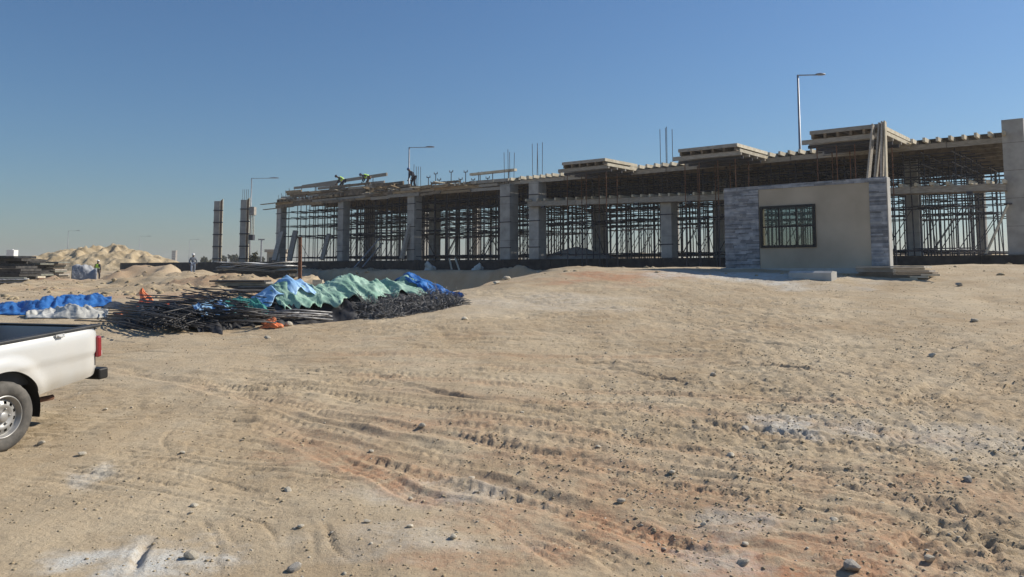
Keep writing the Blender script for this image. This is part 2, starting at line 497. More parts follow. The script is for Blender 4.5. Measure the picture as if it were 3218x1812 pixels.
for ti, (pp, wd, dp, pitch, style, red) in enumerate(TRACKS):
    line = smooth_line([gpt(u, v) for u, v in pp])
    seg = np.diff(line, axis=0)
    ln = np.hypot(seg[:, 0], seg[:, 1])
    cum = np.concatenate([[0], np.cumsum(ln)])
    m_ = wd * 2.6 + 0.05
    x0, x1 = np.searchsorted(XS, [line[:, 0].min() - m_, line[:, 0].max() + m_])
    y0, y1 = np.searchsorted(YS, [line[:, 1].min() - m_, line[:, 1].max() + m_])
    sx, sy = GX[y0:y1, x0:x1], GY[y0:y1, x0:x1]
    wob = 0.05 * gnoise(sx * 1.3, sy * 1.3, 300 + ti)
    best = np.full(sx.shape, 1e9); lat = np.zeros(sx.shape); alo = np.zeros(sx.shape)
    for i in range(len(seg)):
        ax, ay = line[i]; ex, ey = seg[i]
        xa, xb = np.searchsorted(XS[x0:x1], [min(ax, ax + ex) - m_, max(ax, ax + ex) + m_])
        ya, yb = np.searchsorted(YS[y0:y1], [min(ay, ay + ey) - m_, max(ay, ay + ey) + m_])
        if xa >= xb or ya >= yb: continue
        q = (slice(ya, yb), slice(xa, xb))
        px, py = sx[q] - ax, sy[q] - ay
        t = np.clip((px * ex + py * ey) / (ln[i] ** 2 + 1e-12), 0, 1)
        dd = np.hypot(px - ex * t, py - ey * t)
        better = dd < best[q]
        best[q] = np.where(better, dd, best[q])
        lat[q] = np.where(better, (px * -ey + py * ex) / (ln[i] + 1e-12), lat[q])
        alo[q] = np.where(better, cum[i] + ln[i] * t, alo[q])
    lat = lat + wob
    best = np.where(best < 1e8, np.abs(lat) + np.maximum(0, best - np.abs(lat - wob)), best)
    h = wd / 2
    ins = sstep(h, h * .8, best)
    ends = sstep(0, .5, alo) * sstep(0, .5, cum[-1] - alo)
    patch = 0.35 + 0.65 * sstep(-.25, .2, gnoise(alo * .7, np.full_like(alo, ti * 3.1), 400 + ti))
    if style == 'lug':
        ph = (alo + np.abs(lat) * 0.9) / pitch
        lug = sstep(-.25, .25, np.sin(2 * math.pi * ph)) * sstep(.06, .14, np.abs(lat) / wd * 1.0 + 0.04)
        prof = -dp * ins * (1.0 - 0.85 * lug)
    elif style == 'rib':
        prof = -dp * ins * (.35 + .65 * sstep(-.3, .5, np.cos(2 * math.pi * lat / .085))) * (.55 + .45 * sstep(-.4, .3, np.sin(2 * math.pi * alo / .11)))
    else:
        prof = -dp * sstep(h, h * .3, best)
    berm = dp * 0.55 * np.exp(-((best - h * 1.15) / (h * .28)) ** 2)
    GZ[y0:y1, x0:x1] += 1.5 * (prof + berm * (0.6 + 0.7 * gnoise(sx * 6, sy * 6, 500 + ti))) * ends * patch
    STAIN[y0:y1, x0:x1] = np.maximum(STAIN[y0:y1, x0:x1], red * sstep(wd * 1.2, wd * .2, best) * ends * (0.45 + 0.55 * patch))
    track_mask[y0:y1, x0:x1] = np.maximum(track_mask[y0:y1, x0:x1], ins * ends)
def blob(arr, u, v, ru, rv, a, seed):
    """a patch of differently coloured soil around a ground point; radii in metres along x and y"""
    c = gpt(u, v)
    x0, x1 = np.searchsorted(XS, [c[0] - ru * 1.6, c[0] + ru * 1.6])
    y0, y1 = np.searchsorted(YS, [c[1] - rv * 1.6, c[1] + rv * 1.6])
    sx, sy = GX[y0:y1, x0:x1], GY[y0:y1, x0:x1]
    q = np.hypot((sx - c[0]) / ru, (sy - c[1]) / rv)
    arr[y0:y1, x0:x1] = np.maximum(arr[y0:y1, x0:x1], a * sstep(1.0, 0.1, q + 0.5 * fbm(sx / ru * 1.7, sy / rv * 1.7, 4, seed)))
for k, bb in enumerate([(2000, 1700, .9, .5, .6), (2600, 1720, 1.0, .5, .7), (1600, 1600, .8, .5, .5), (2900, 1500, .8, .6, .5), (1250, 1480, .9, .5, .45), (2300, 1700, .7, .5, .8), (2450, 1800, 1.1, .5, 1.0), (2700, 1790, .9, .4, .8), (1900, 1500, .9, .8, .45), (2150, 1540, .8, .6, .5), (1350, 1330, 1.0, .7, .45), (1750, 1430, 1.2, .7, .4), (1450, 1760, .7, .5, .45), (3150, 1560, .7, .7, .4), (2350, 1620, .8, .5, .5), (1080, 1430, 1.1, .35, .6), (1900, 868, 2.6, 2.6, .95), (2150, 862, 2.0, 2.0, .6), (700, 950, 3.0, 2.6, .45), (500, 905, 5.0, 4.0, .45), (430, 868, 6, 7, .5), (150, 890, 5, 5, .5), (900, 900, 2.5, 3, .4), (600, 930, 4, 3, .5), (2560, 1500, .8, .7, .35)]):
    blob(STAIN, *bb, 600 + k)
for k, bb in enumerate([(400, 1775, .75, .5, 1.0), (520, 1750, .5, .4, .8), (290, 1500, .35, .35, .5), (2400, 870, 3.2, 3.0, .9), (2150, 860, 2.2, 2.0, .6), (2480, 1340, .6, .6, .7), (2700, 1350, .6, .5, .5), (1400, 1540, .9, .5, .35), (2300, 1640, .6, .4, .4), (1700, 950, 4, 2, .3), (2250, 1760, .6, .4, .4), (1300, 1690, 1.0, .5, .3), (3000, 1370, 1.2, 1.0, .35)]):
    blob(GREY, *bb, 700 + k)

GROUND_A, GROUND_B, GROUND_C = (0.39, 0.298, 0.19), (0.50, 0.408, 0.28), (0.45, 0.395, 0.295)
M_GROUND = bpy.data.materials.new('site_soil')
M_GROUND.use_nodes = True
def _ground_material(m):
    N, L = m.node_tree.nodes, m.node_tree.links
    p = N['Principled BSDF']
    p.inputs['Roughness'].default_value = 0.95
    p.inputs['Specular IOR Level'].default_value = 0.15
    geo = N.new('ShaderNodeNewGeometry')
    def noise(sc, det=5.0, rough=0.55):
        n = N.new('ShaderNodeTexNoise')
        n.inputs['Scale'].default_value = sc
        n.inputs['Detail'].default_value = det
        n.inputs['Roughness'].default_value = rough
        L.new(geo.outputs['Position'], n.inputs['Vector'])
        return n.outputs[0]
    def ramp(src, a, b, ca=(0, 0, 0), cb=(1, 1, 1)):
        r = N.new('ShaderNodeValToRGB')
        r.color_ramp.elements[0].position = a; r.color_ramp.elements[1].position = b
        r.color_ramp.elements[0].color = (*ca, 1); r.color_ramp.elements[1].color = (*cb, 1)
        L.new(src, r.inputs[0]); return r.outputs[0]
    def mix(fac, a, b, mode='MIX'):
        n = N.new('ShaderNodeMix'); n.data_type = 'RGBA'; n.blend_type = mode
        if hasattr(fac, 'links'): L.new(fac, n.inputs[0])
        else: n.inputs[0].default_value = fac
        for k, c in ((6, a), (7, b)):
            if hasattr(c, 'links'): L.new(c, n.inputs[k])
            else: n.inputs[k].default_value = (*c, 1)
        return n.outputs[2]
    def mul(a, b):
        n = N.new('ShaderNodeMath'); n.operation = 'MULTIPLY'
        for k, c in ((0, a), (1, b)):
            if hasattr(c, 'links'): L.new(c, n.inputs[k])
            else: n.inputs[k].default_value = c
        return n.outputs[0]
    def att(nm):
        n = N.new('ShaderNodeAttribute'); n.attribute_name = nm
        return n.outputs['Fac']
    c = ramp(noise(0.55, 6), .36, .66, GROUND_A, GROUND_B)
    c = mix(mul(ramp(noise(2.3, 5), .45, .75), .45), c, GROUND_C)
    c = mix(mul(ramp(noise(26, 4, .7), .52, .72), .5), c, (0.20, 0.15, 0.095))
    c = mix(mul(ramp(noise(60, 3, .7), .60, .70), .55), c, (0.56, 0.50, 0.38))
    st = mul(mul(att('stain'), ramp(noise(5, 6, .65), .28, .55)), ramp(noise(24, 4, .7), .22, .52))
    c = mix(st, c, (0.42, 0.225, 0.13))
    gr = mul(mul(att('grey'), ramp(noise(4, 6, .65), .26, .52)), ramp(noise(30, 4, .7), .18, .5))
    c = mix(gr, c, (0.58, 0.57, 0.52))
    L.new(c, p.inputs['Base Color'])
    b1 = N.new('ShaderNodeBump'); b1.inputs['Distance'].default_value = 0.02; b1.inputs['Strength'].default_value = .75
    L.new(noise(22, 6, .65), b1.inputs['Height'])
    b2 = N.new('ShaderNodeBump'); b2.inputs['Distance'].default_value = 0.006; b2.inputs['Strength'].default_value = .8
    L.new(noise(95, 4, .7), b2.inputs['Height'])
    L.new(b1.outputs[0], b2.inputs['Normal'])
    L.new(b2.outputs[0], p.inputs['Normal'])

_ground_material(M_GROUND)

ny, nx = GX.shape
me = bpy.data.meshes.new('ground')
co = np.stack([GX, GY, GZ], -1).reshape(-1, 3).astype(np.float32)
idx = np.arange(nx * ny).reshape(ny, nx)
quads = np.stack([idx[:-1, :-1], idx[:-1, 1:], idx[1:, 1:], idx[1:, :-1]], -1).reshape(-1, 4)
me.vertices.add(len(co)); me.vertices.foreach_set('co', co.ravel())
me.loops.add(quads.size); me.loops.foreach_set('vertex_index', quads.ravel().astype(np.int32))
me.polygons.add(len(quads))
me.polygons.foreach_set('loop_start', np.arange(0, quads.size, 4, dtype=np.int32))
me.polygons.foreach_set('loop_total', np.full(len(quads), 4, dtype=np.int32))
me.polygons.foreach_set('use_smooth', np.ones(len(quads), bool))
for nm, arr in (('stain', STAIN), ('grey', GREY)):
    a_ = me.attributes.new(nm, 'FLOAT', 'POINT'); a_.data.foreach_set('value', arr.astype(np.float32).ravel())
me.update(); me.validate()
me.materials.append(M_GROUND)
tag(link('ground', me, Matrix.Identity(4)), 'rutted tan building site soil with tyre tracks', kind='structure')
def zsurf(x, y):
    """height of the finished ground sheet"""
    i = int(np.clip(np.searchsorted(XS, x) - 1, 0, nx - 2)); j = int(np.clip(np.searchsorted(YS, y) - 1, 0, ny - 2))
    fx, fy = (x - XS[i]) / (XS[i + 1] - XS[i]), (y - YS[j]) / (YS[j + 1] - YS[j])
    return float((GZ[j, i] * (1 - fx) + GZ[j, i + 1] * fx) * (1 - fy) + (GZ[j + 1, i] * (1 - fx) + GZ[j + 1, i + 1] * fx) * fy)

def zsurf_v(x, y):
    i = np.clip(np.searchsorted(XS, x) - 1, 0, nx - 2); j = np.clip(np.searchsorted(YS, y) - 1, 0, ny - 2)
    fx, fy = (x - XS[i]) / (XS[i + 1] - XS[i]), (y - YS[j]) / (YS[j + 1] - YS[j])
    return (GZ[j, i] * (1 - fx) + GZ[j, i + 1] * fx) * (1 - fy) + (GZ[j + 1, i] * (1 - fx) + GZ[j + 1, i + 1] * fx) * fy
def ground_at(x, y):
    return zsurf(x, y)

# ------------------------------------------------------------------ loose stones
def stone_mesh(name, mat, seed, flat=0.7):
    bm = bmesh.new()
    bmesh.ops.create_icosphere(bm, subdivisions=2, radius=1.0)
    rr = random.Random(seed)
    cuts = [(Vector((rr.uniform(-1, 1), rr.uniform(-1, 1), rr.uniform(-1, 1))).normalized(), rr.uniform(.45, .8)) for _ in range(9)]
    for v in bm.verts:
        for nrm, dd in cuts:
            e = v.co.dot(nrm) - dd
            if e > 0: v.co -= nrm * e * .9
        v.co.z *= flat
    me = bpy.data.meshes.new(name); bm.to_mesh(me); bm.free()
    me.materials.append(mat)
    return me
M_STONE = material('pale_limestone', (0.42, 0.37, 0.28), (0.58, 0.53, 0.43), 9, 0.95, 0.004, 60)
M_STONE_G = material('grey_rock', (0.30, 0.275, 0.235), (0.42, 0.39, 0.34), 9, 0.95, 0.004, 60)
M_CLOD = material('soil_clod', (0.37, 0.285, 0.175), (0.50, 0.42, 0.28), 12, 0.98, 0.004, 60)
# ------------------------------------------------------------------ pebbles and clods (nobody could count them)
def visible_xy(n, ymin, ymax, dens):
    out = np.zeros((0, 2))
    while len(out) < n:
        y = ymin * (ymax / ymin) ** RNG.rand(n * 2)
        x = (RNG.rand(n * 2) - .5) * 2 * (y * .70 + .6)
        keep = RNG.rand(n * 2) < dens(x, y)
        out = np.concatenate([out, np.stack([x, y], -1)[keep]])
    return out[:n]
def _rough(x, y):
    k = sstep(-2.0, 3.0, x - .22 * (y - 9))
    cl = sstep(-.35, .35, fbm(x * 1.1, y * .8, 3, 951))
    return (.16 + .84 * k * sstep(5., 8., y)) * (.25 + .75 * cl)
def scatter(name, label, mat, n, ymin, ymax, smin, smax, power, dens, protos):
    V, F = [], []
    base = 0
    P = []
    for seed in protos:
        bm = bmesh.new(); bmesh.ops.create_icosphere(bm, subdivisions=1, radius=1.0)
        rr = random.Random(seed)
        for v in bm.verts: v.co *= rr.uniform(.62, 1.2)
        bm.verts.ensure_lookup_table(); bm.verts.index_update()
        P.append((np.array([v.co[:] for v in bm.verts]), np.array([[v.index for v in f.verts] for f in bm.faces])))
        bm.free()
    XY = visible_xy(n, ymin, ymax, dens)
    zz = zsurf_v(XY[:, 0], XY[:, 1])
    which = RNG.randint(len(P), size=n)
    ss = smin + (smax - smin) * RNG.rand(n) ** power
    for k, (pv, pf) in enumerate(P):
        m = which == k
        c = int(m.sum())
        s_ = ss[m][:, None]
        q = pv[None] * np.stack([ss[m] * RNG.uniform(.8, 1.4, c), ss[m], ss[m] * RNG.uniform(.45, .85, c)], -1)[:, None, :]
        a = RNG.rand(c) * 6.283
        ca, sa = np.cos(a)[:, None], np.sin(a)[:, None]
        q = np.stack([q[..., 0] * ca - q[..., 1] * sa + XY[m, 0][:, None], q[..., 0] * sa + q[..., 1] * ca + XY[m, 1][:, None], q[..., 2] + zz[m][:, None] + s_ * .02], -1)
        F.append((pf[None] + (np.arange(c) * len(pv))[:, None, None]).reshape(-1, 3) + base)
        V.append(q.reshape(-1, 3)); base += c * len(pv)
    V = np.concatenate(V); F = np.concatenate(F)
    me = bpy.data.meshes.new(name)
    me.vertices.add(len(V)); me.vertices.foreach_set('co', V.astype(np.float32).ravel())
    me.loops.add(F.size); me.loops.foreach_set('vertex_index', F.astype(np.int32).ravel())
    me.polygons.add(len(F)); me.polygons.foreach_set('loop_start', np.arange(0, F.size, 3, dtype=np.int32))
    me.polygons.foreach_set('loop_total', np.full(len(F), 3, dtype=np.int32))
    me.update(); me.validate(); me.materials.append(mat)
    return tag(link(name, me, Matrix.Identity(4)), label, kind='stuff')
scatter('soil_clods', 'small tan clods strewn over the tracked soil', M_CLOD, 36000, 3.6, 30, .004, .018, 3.4, _rough, (1, 2, 3, 4))
scatter('pebbles', 'pale pebbles strewn over the tracked soil', M_STONE, 6000, 3.6, 30, .003, .02, 3.6, _rough, (5, 6, 7))
scatter('dark_pebbles', 'dark grey pebbles strewn over the tracked soil', M_STONE_G, 500, 3.6, 30, .003, .016, 3.2, _rough, (8, 9))
def _leftdens(x, y):
    return np.where(x < -5 - .1 * (y - 24), 1.0, .06) * (.15 + .85 * sstep(-.1, .4, fbm(x * .5, y * .5, 3, 77)))
scatter('rubble', 'broken tan rubble over the mounds behind the tarpaulins', M_CLOD, 3200, 24, 66, .02, .16, 3.0, _leftdens, (11, 12, 13))

# stones that can be picked out one by one: photo point, radius in metres, grey or pale
STONES = [(600, 1752, .055, 0), (612, 1584, .034, 0), (600, 1608, .026, 0), (255, 1444, .05, 0), (575, 1430, .03, 0), (905, 1532, .04, 0), (1325, 1338, .045, 1), (760, 1380, .03, 0), (1165, 1405, .035, 1), (1480, 1485, .04, 0), (1290, 1545, .03, 0), (925, 1785, .06, 1), (1155, 1632, .035, 0), (1290, 1650, .03, 0), (945, 1652, .032, 0), (1425, 1690, .035, 0), (2298, 1426, .045, 0), (2336, 1770, .05, 1), (2340, 1702, .03, 1), (1955, 1560, .045, 1), (2210, 1642, .028, 1), (3040, 1498, .055, 1), (2632, 1522, .035, 0), (2925, 1750, .045, 0), (2680, 1790, .06, 1), (2240, 1180, .06, 1), (2340, 1345, .075, 1), (2930, 1115, .07, 0), (3060, 1005, .09, 0), (3015, 898, .12, 1), (1460, 838 + 170, .08, 0), (1755, 843, .22, 0), (1690, 858, .14, 0), (1590, 880, .16, 0), (1560, 892, .13, 0), (840, 1062, .07, 0), (905, 1022, .10, 0), (960, 1000, .09, 0), (1500, 1530, .028, 1), (2110, 1480, .035, 0), (1880, 1400, .03, 1), (2620, 1640, .04, 1), (3000, 1440, .04, 1), (1640, 1300, .035, 1), (330, 1280, .03, 1), (130, 1395, .04, 1)]
_sm = [stone_mesh('stone_shape', M_STONE, 40 + k, .7) for k in range(5)]
_sg = [stone_mesh('grey_stone_shape', M_STONE_G, 60 + k, .75) for k in range(4)]
def near_word(u, v):
    if v < 905: return 'on the crest before the black wall'
    if u < 700 and v < 1480: return 'in the dust beside the pickup'
    if u < 1080 and v > 1480: return 'in the lower left corner'
    if v < 1080: return 'beside the tarpaulin heap' if u < 1500 else 'on the slope towards the sample wall'
    if u > 2500: return 'in the tracks at the right edge'
    if v > 1550: return 'beside the reddish tracks in the foreground'
    return 'in the middle of the tracked ground'
_lab = [f"{'large' if r > .085 else ('fist-sized' if r > .042 else 'small')} {'dark grey' if g and r > .05 else 'pale'} stone lying {near_word(u, v)}" for u, v, r, g in STONES]
_ordn = ['leftmost', 'second from the left', 'third from the left', 'fourth from the left', 'fifth from the left', 'sixth from the left', 'seventh from the left', 'eighth from the left', 'ninth from the left', 'tenth from the left', 'eleventh from the left', 'twelfth from the left']
def stone_label(k):
    same = sorted([j for j in range(len(STONES)) if _lab[j] == _lab[k]], key=lambda j: STONES[j][0])
    return _lab[k] if len(same) == 1 else _lab[k] + ', ' + _ordn[same.index(k)]
for k, (u, v, r, g) in enumerate(STONES):
    x, y = gpt(u, v)
    g = g and r > .05
    m = (_sg if g else _sm)[k % (4 if g else 5)]
    rz = random.uniform(0, 6.28)
    o = link('stone', m, Matrix.Translation((x, y, zsurf(x, y) + r * .30)) @ Matrix.Rotation(rz, 4, 'Z') @ Matrix.Diagonal((r * random.uniform(.9, 1.3), r, r * random.uniform(.8, 1.1), 1)))
    tag(o, stone_label(k), 'stone', 'loose stones on the ground ' + near_word(u, v))

# ------------------------------------------------------------------ foundation wall and slab
def foundation(name, s0, s1, d0, z0, z1, label, mat):
    t = thing(name, B((s0 + s1) / 2, d0, z0), label, 'foundation')
    return t
ft = thing('foundation_wall', B(20, 0, 1.2), 'long low black coated foundation wall under the formwork frame', 'wall')
s_a = s_of_u(395)
mb = MB()
cuts = np.linspace(s_a, 62, 24)
for i in range(len(cuts) - 1):
    a_, b_ = B(cuts[i] + .012, -.45, 0), B(cuts[i + 1] - .012, -.45, 0)
    bar('wall_panel', M_BITUM, (a_.x, a_.y, 1.45), (b_.x, b_.y, 1.45), .35, 1.94, ft)
tag(link('floor_slab', None, Matrix.Identity(4)) if False else bar('floor_slab', M_CONC, B(-1.5, 7.0, SLAB - .16), B(62, 7.0, SLAB - .16), 14.4, .25, ft), 'concrete slab behind the wall')
# lit spoil bank seen between the props, behind the building
mb = MB()
P = []
for i in range(80):
    s_ = 8 + i * 58 / 79
    row = []
    for j in range(9):
        dd = 19.0 + j * .9
        zz = 1.5 + 1.75 * math.exp(-((j - 4) / 2.3) ** 2) * (0.8 + .3 * float(gnoise(np.array(s_ * .4), np.array(3.3), 9)))
        p = B(s_, dd + .5 * float(gnoise(np.array(s_ * .6), np.array(j * 1.7), 8)), zz + .12 * float(gnoise(np.array(s_ * 1.9), np.array(j * 1.1), 10)))
        row.append(p)
    P.append(row)
mb.grid(P)
tag(mb.build('spoil_bank', M_GROUND), 'low sunlit spoil bank behind the building', kind='structure')

# ------------------------------------------------------------------ columns
def rebar_cluster(parent, c, z0, z1, n=4, w_=.5, name='starter_bar'):
    for k in range(n):
        a_ = c + BE * ((k / (n - 1) - .5) * w_) + BN * (.18 if k % 2 else -.18)
        top = z1 + random.uniform(-.15, .1)
        pipe(name, M_REBAR, (a_.x, a_.y, z0), (a_.x + random.uniform(-.05, .05), a_.y, top), .017, parent)
def column(u, d, w_, z1, label, bars=None, z0=SLAB - .03, clamps=True):
    s_ = s_of_u(u, d)
    c = B(s_, d, 0)
    t = thing('concrete_column', (c.x, c.y, z0), label, 'column', 'concrete columns of the building frame')
    bar('shaft', M_CONC, (c.x, c.y, z0), (c.x, c.y, z1), w_, w_ * .95, t, up=BE)
    if clamps:
        for zz in (3.2, 4.9, 6.6):
            if zz < z1 - .5:
                for sg in (-1, 1):
                    p = c + BN * (sg * (w_ * .5 + .02))
                    bar('clamp', M_STEEL, (p.x - BE.x * w_ * .62, p.y - BE.y * w_ * .62, zz), (p.x + BE.x * w_ * .62, p.y + BE.y * w_ * .62, zz), .04, .06, t)
    if bars: rebar_cluster(t, c, z1 - .2, bars)
    return t
FRONT_COLS = [(881, .62, 'concrete column at the left end of the frame, near the slanted props', 8.35), (1078, .70, 'concrete column below the two workers in lime vests', None), (1301, .78, 'concrete column below the stooping dark-clad worker', None), (1600, .90, 'left one of the two broad front columns close together', 9.75), (1690, .84, 'right one of the two broad front columns, where the sloping beam begins', 10.0)]
for u, w_, lab, bars in FRONT_COLS:
    column(u, 0.1, w_, DECK - .45, lab, bars)
column(2105, 0.1, .72, 5.75, 'concrete column below the sloping beam, left of the sample wall', None)
t = column(3210, 0.2, .86, 8.36, 'tall bare concrete column at the right edge of the photo', None, clamps=False)
for k, (u, d) in enumerate([(1885, 5.5), (2268, 6.0), (2878, 4.6), (1365, 5.0), (1160, 6.5)]):
    column(u, d, .7, DECK - .45, ['inner column in shadow behind the grey gravel heap', 'inner column in shadow just left of the sample wall', 'inner dark column in the bay right of the sample wall', 'inner column in shadow right of the stooping worker', 'inner column in shadow behind the galvanised slanted props'][k], None, clamps=False)
for k, s_ in enumerate(np.linspace(5, 52, 8)):
    c = B(s_, 13.2, 0)
    t = thing('concrete_column', (c.x, c.y, SLAB - .03), f"rear column, {['first','second','third','fourth','fifth','sixth','seventh','last'][k]} from the left in the back row", 'column', 'rear row of columns')
    bar('shaft', M_CONC, (c.x, c.y, SLAB - .03), (c.x, c.y, DECK - .45), .5, .5, t, up=BE)
# column cage above the beam, not yet poured, and further starter bars on the deck
def cage(u, d, z0, z1, w_, label, n=4, ties=True):
    c = B(s_of_u(u, d), d, 0)
    t = thing('rebar_cage', (c.x, c.y, z0), label, 'rebar', 'starter bars rising above the deck')
    for k in range(n):
        a_ = c + BE * ((k / (n - 1) - .5) * w_) + BN * (.15 if k % 2 else -.15)
        pipe('bar', M_REBAR, (a_.x, a_.y, z0), (a_.x + random.uniform(-.04, .04), a_.y, z1 + random.uniform(-.2, .05)), .018, t)
    if ties:
        for zz in np.arange(z0 + .25, min(z1, DECK + .2), .3):
            p = c + BE * (w_ / 2); q = c - BE * (w_ / 2)
            pipe('tie', M_REBAR, (p.x, p.y, zz), (q.x, q.y, zz), .01, t)
cage(2101, 0.1, 5.75, 10.0, .62, 'tall rebar cage of an unpoured column rising left of the sample wall')
cage(2625, 3.0, DECK, 9.1, .9, 'four starter bars standing above the right canopy formwork', ties=False)
cage(905, 1.2, DECK, 9.0, .8, 'short starter bars at the left end of the deck', ties=False)
cage(1308, 1.6, DECK, 9.8, .5, 'thin starter bars right of the stooping worker', ties=False)
cage(1160, 2.0, DECK, 9.4, .25, 'single pair of starter bars between the two lime vests', n=2, ties=False)

M_GREYJ = material('shaded_joist', (0.13, 0.125, 0.115), (0.22, 0.21, 0.19), 4, .9, coords='World')  # dark grey carries the under-deck shade in the joist colour
# ------------------------------------------------------------------ roof deck formwork
dk = thing('roof_formwork', B(27, 6, DECK - .5), 'long timber and plywood roof formwork carried on shoring', 'formwork')
S_R = s_of_u(3188)
S_MID = s_of_u(1640)
for d in np.arange(0.25, 14, 1.6):
    for a_, b_ in ((.2, 14.0), (14.1, 28.0), (28.1, 42), (42.1, S_R)):
        bar('main_beam', M_TIMB_G if d < 1 else M_PLY_D, B(a_, d, DECK - .33), B(b_, d, DECK - .33), .10, .20, dk)  # inner beams coloured darker to hold the shade beneath the deck
k = 0
for s_ in np.arange(.6, S_R, .52):
    ext = random.uniform(.4, .7) if s_ > S_MID else random.uniform(.0, .35)
    bar('joist_end', M_TIMB if s_ > S_MID - 6 else M_PLY_D, B(s_, -.2 - ext, DECK - .125 + random.uniform(-.01, .012)), B(s_, .34, DECK - .125), .11, .19, dk)  # pale timber kept for the sunlit ends only
    bar('joist', M_GREYJ, B(s_, .36, DECK - .125), B(s_ + random.uniform(-.05, .05), 13.7, DECK - .125), .10, .185, dk)  # inner length of the same joist, shade put into its colour
for i in range(int(S_R / 2.5)):
    for j in range(5):
        s0, d0 = .1 + i * 2.5, .06 + j * 2.74
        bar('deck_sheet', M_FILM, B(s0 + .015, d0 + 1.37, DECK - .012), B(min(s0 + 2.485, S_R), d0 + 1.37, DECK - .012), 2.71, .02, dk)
# side boards of the deck edge, right half: grey shaded board under the joist ends
for a_, b_ in [(S_MID + i * 3.6, S_MID + i * 3.6 + 3.55) for i in range(9) if S_MID + i * 3.6 < S_R - .3]:
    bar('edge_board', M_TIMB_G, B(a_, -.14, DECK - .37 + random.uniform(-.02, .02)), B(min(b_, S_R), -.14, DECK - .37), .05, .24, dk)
# left half: deep edge made of stacked weathered planks
for r_ in range(6):
    z_ = DECK - .62 + r_ * .24
    s_ = .0 + random.uniform(0, .8) + (0 if r_ < 4 else 1.0)
    lim = [25, 25, 24, 21, 15, 12][r_]
    while s_ < lim:
        ln = random.uniform(1.6, 3.6)
        dz0, dz1 = random.uniform(-.05, .05), random.uniform(-.05, .05)
        if random.random() < (.93 if r_ < 4 else .8):
            dd = -.30 + random.uniform(-.12, .14) + .10 * (r_ % 2)
            bar('edge_plank', random.choice([M_PLY, M_PLY_D, M_PLY_D, M_TIMB_G]), B(s_, dd, z_ + dz0), B(s_ + ln, dd + random.uniform(-.08, .08), z_ + dz1), .06, random.uniform(.16, .25), dk)
        s_ += ln * random.uniform(.86, 1.04)
for k in range(14):                                 # loose plank ends sticking out along the left edge
    s_ = random.uniform(-.4, 22)
    bar('plank_end', random.choice([M_TIMB, M_PLY, M_TIMB_G]), B(s_, -1.1 - random.random() * .6, DECK - .25 + random.uniform(-.3, .5)), B(s_ + random.uniform(-.4, .6), 1.2, DECK - .2 + random.uniform(-.1, .3)), .2, .05, dk)
bar('overhang_plank', M_PLY, B(-1.9, -.4, DECK - .35), B(2.5, -.4, DECK - .28), .25, .05, dk)
bar('overhang_plank', M_PLY_D, B(-2.4, .2, DECK - .75), B(2.0, .2, DECK - .68), .25, .05, dk)

for i in range(5):                                  # raised working deck over the left bays
    for j in range(2):
        bar('upper_sheet', M_PLY_D, B(1.6 + i * 2.7, 1.2 + j * 2.6, DECK + .44), B(4.25 + i * 2.7, 1.2 + j * 2.6, DECK + .44), 2.5, .03, dk)
        bar('upper_joist', M_PLY, B(1.6 + i * 2.7, .2 + j * 2.5, DECK + .33), B(4.25 + i * 2.7, .2 + j * 2.5, DECK + .33), .1, .18, dk)
        bar('upper_stud', M_PLY, B(2.9 + i * 2.7, .2 + j * 2.5, DECK), B(2.9 + i * 2.7, .2 + j * 2.5, DECK + .24), .1, .1, dk)
# canopies projecting in front of the deck
CAN_TOP = DECK + .02
def canopy(u_front, u_left, u_back, label):
    """front right corner, front left corner and the place its right side meets the deck, as seen in the photo"""
    sb = s_of_u(u_back)
    # how far it projects: the right side runs along -BN until it is seen at u_front
    k = (u_front - PU) / FPX
    p = B(sb, 0, 0)
    pr = (p.x - k * p.y) / (BN.x - k * BN.y)
    sl = (hit_plane(u_left, 842, B(sb, -pr, 0), BN) - BL).dot(BE)
    t = thing('canopy_formwork', B((sl + sb) / 2, -pr / 2, CAN_TOP - .6), label, 'formwork', 'canopy formwork projecting from the deck')
    nb = max(3, int((sb - sl) / .55))
    for i in range(nb + 1):
        s_ = sl + .08 + (sb - sl - .16) * i / nb
        bar('joist', M_PLY_D, B(s_, -pr + .05, CAN_TOP - .15), B(s_, .2, CAN_TOP - .15), .10, .18, t)  # darker colour stands in for the shade below the canopy
    for i, d in enumerate(np.linspace(-pr + .25, -.5, 4)):
        bar('main_beam', M_TIMB_G, B(sl - .45 - .15 * i, d, CAN_TOP - .345), B(sb + .15, d, CAN_TOP - .345), .12, .20, t)
    for i in range(3):
        d = -pr + .6 + i * 1.1
        bar('waler', M_STEEL, B(sl - .3, d, CAN_TOP - .52), B(sb + .1, d, CAN_TOP - .52), .09, .14, t)
    n_ = max(2, round((sb - sl) / 1.25))
    for i in range(n_):
        a_, b_ = sl + (sb - sl) * i / n_, sl + (sb - sl) * (i + 1) / n_
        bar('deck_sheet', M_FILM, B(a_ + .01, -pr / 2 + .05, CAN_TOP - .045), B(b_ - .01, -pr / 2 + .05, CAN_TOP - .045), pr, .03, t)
    bar('edge_board', M_TIMB_G, B(sl, -pr - .02, CAN_TOP + .02), B(sb, -pr - .02, CAN_TOP + .02), .05, .17, t)  # front greyed for its shade; the sunlit side boards stay pale
    bar('side_board', M_TIMB, B(sb + .03, -pr, CAN_TOP + .03), B(sb + .03, .1, CAN_TOP + .03), .06, .17, t)
    bar('side_board', M_TIMB, B(sb + .13, -pr + .1, CAN_TOP - .24), B(sb + .13, .1, CAN_TOP - .24), .06, .16, t)
    return sl, sb, pr
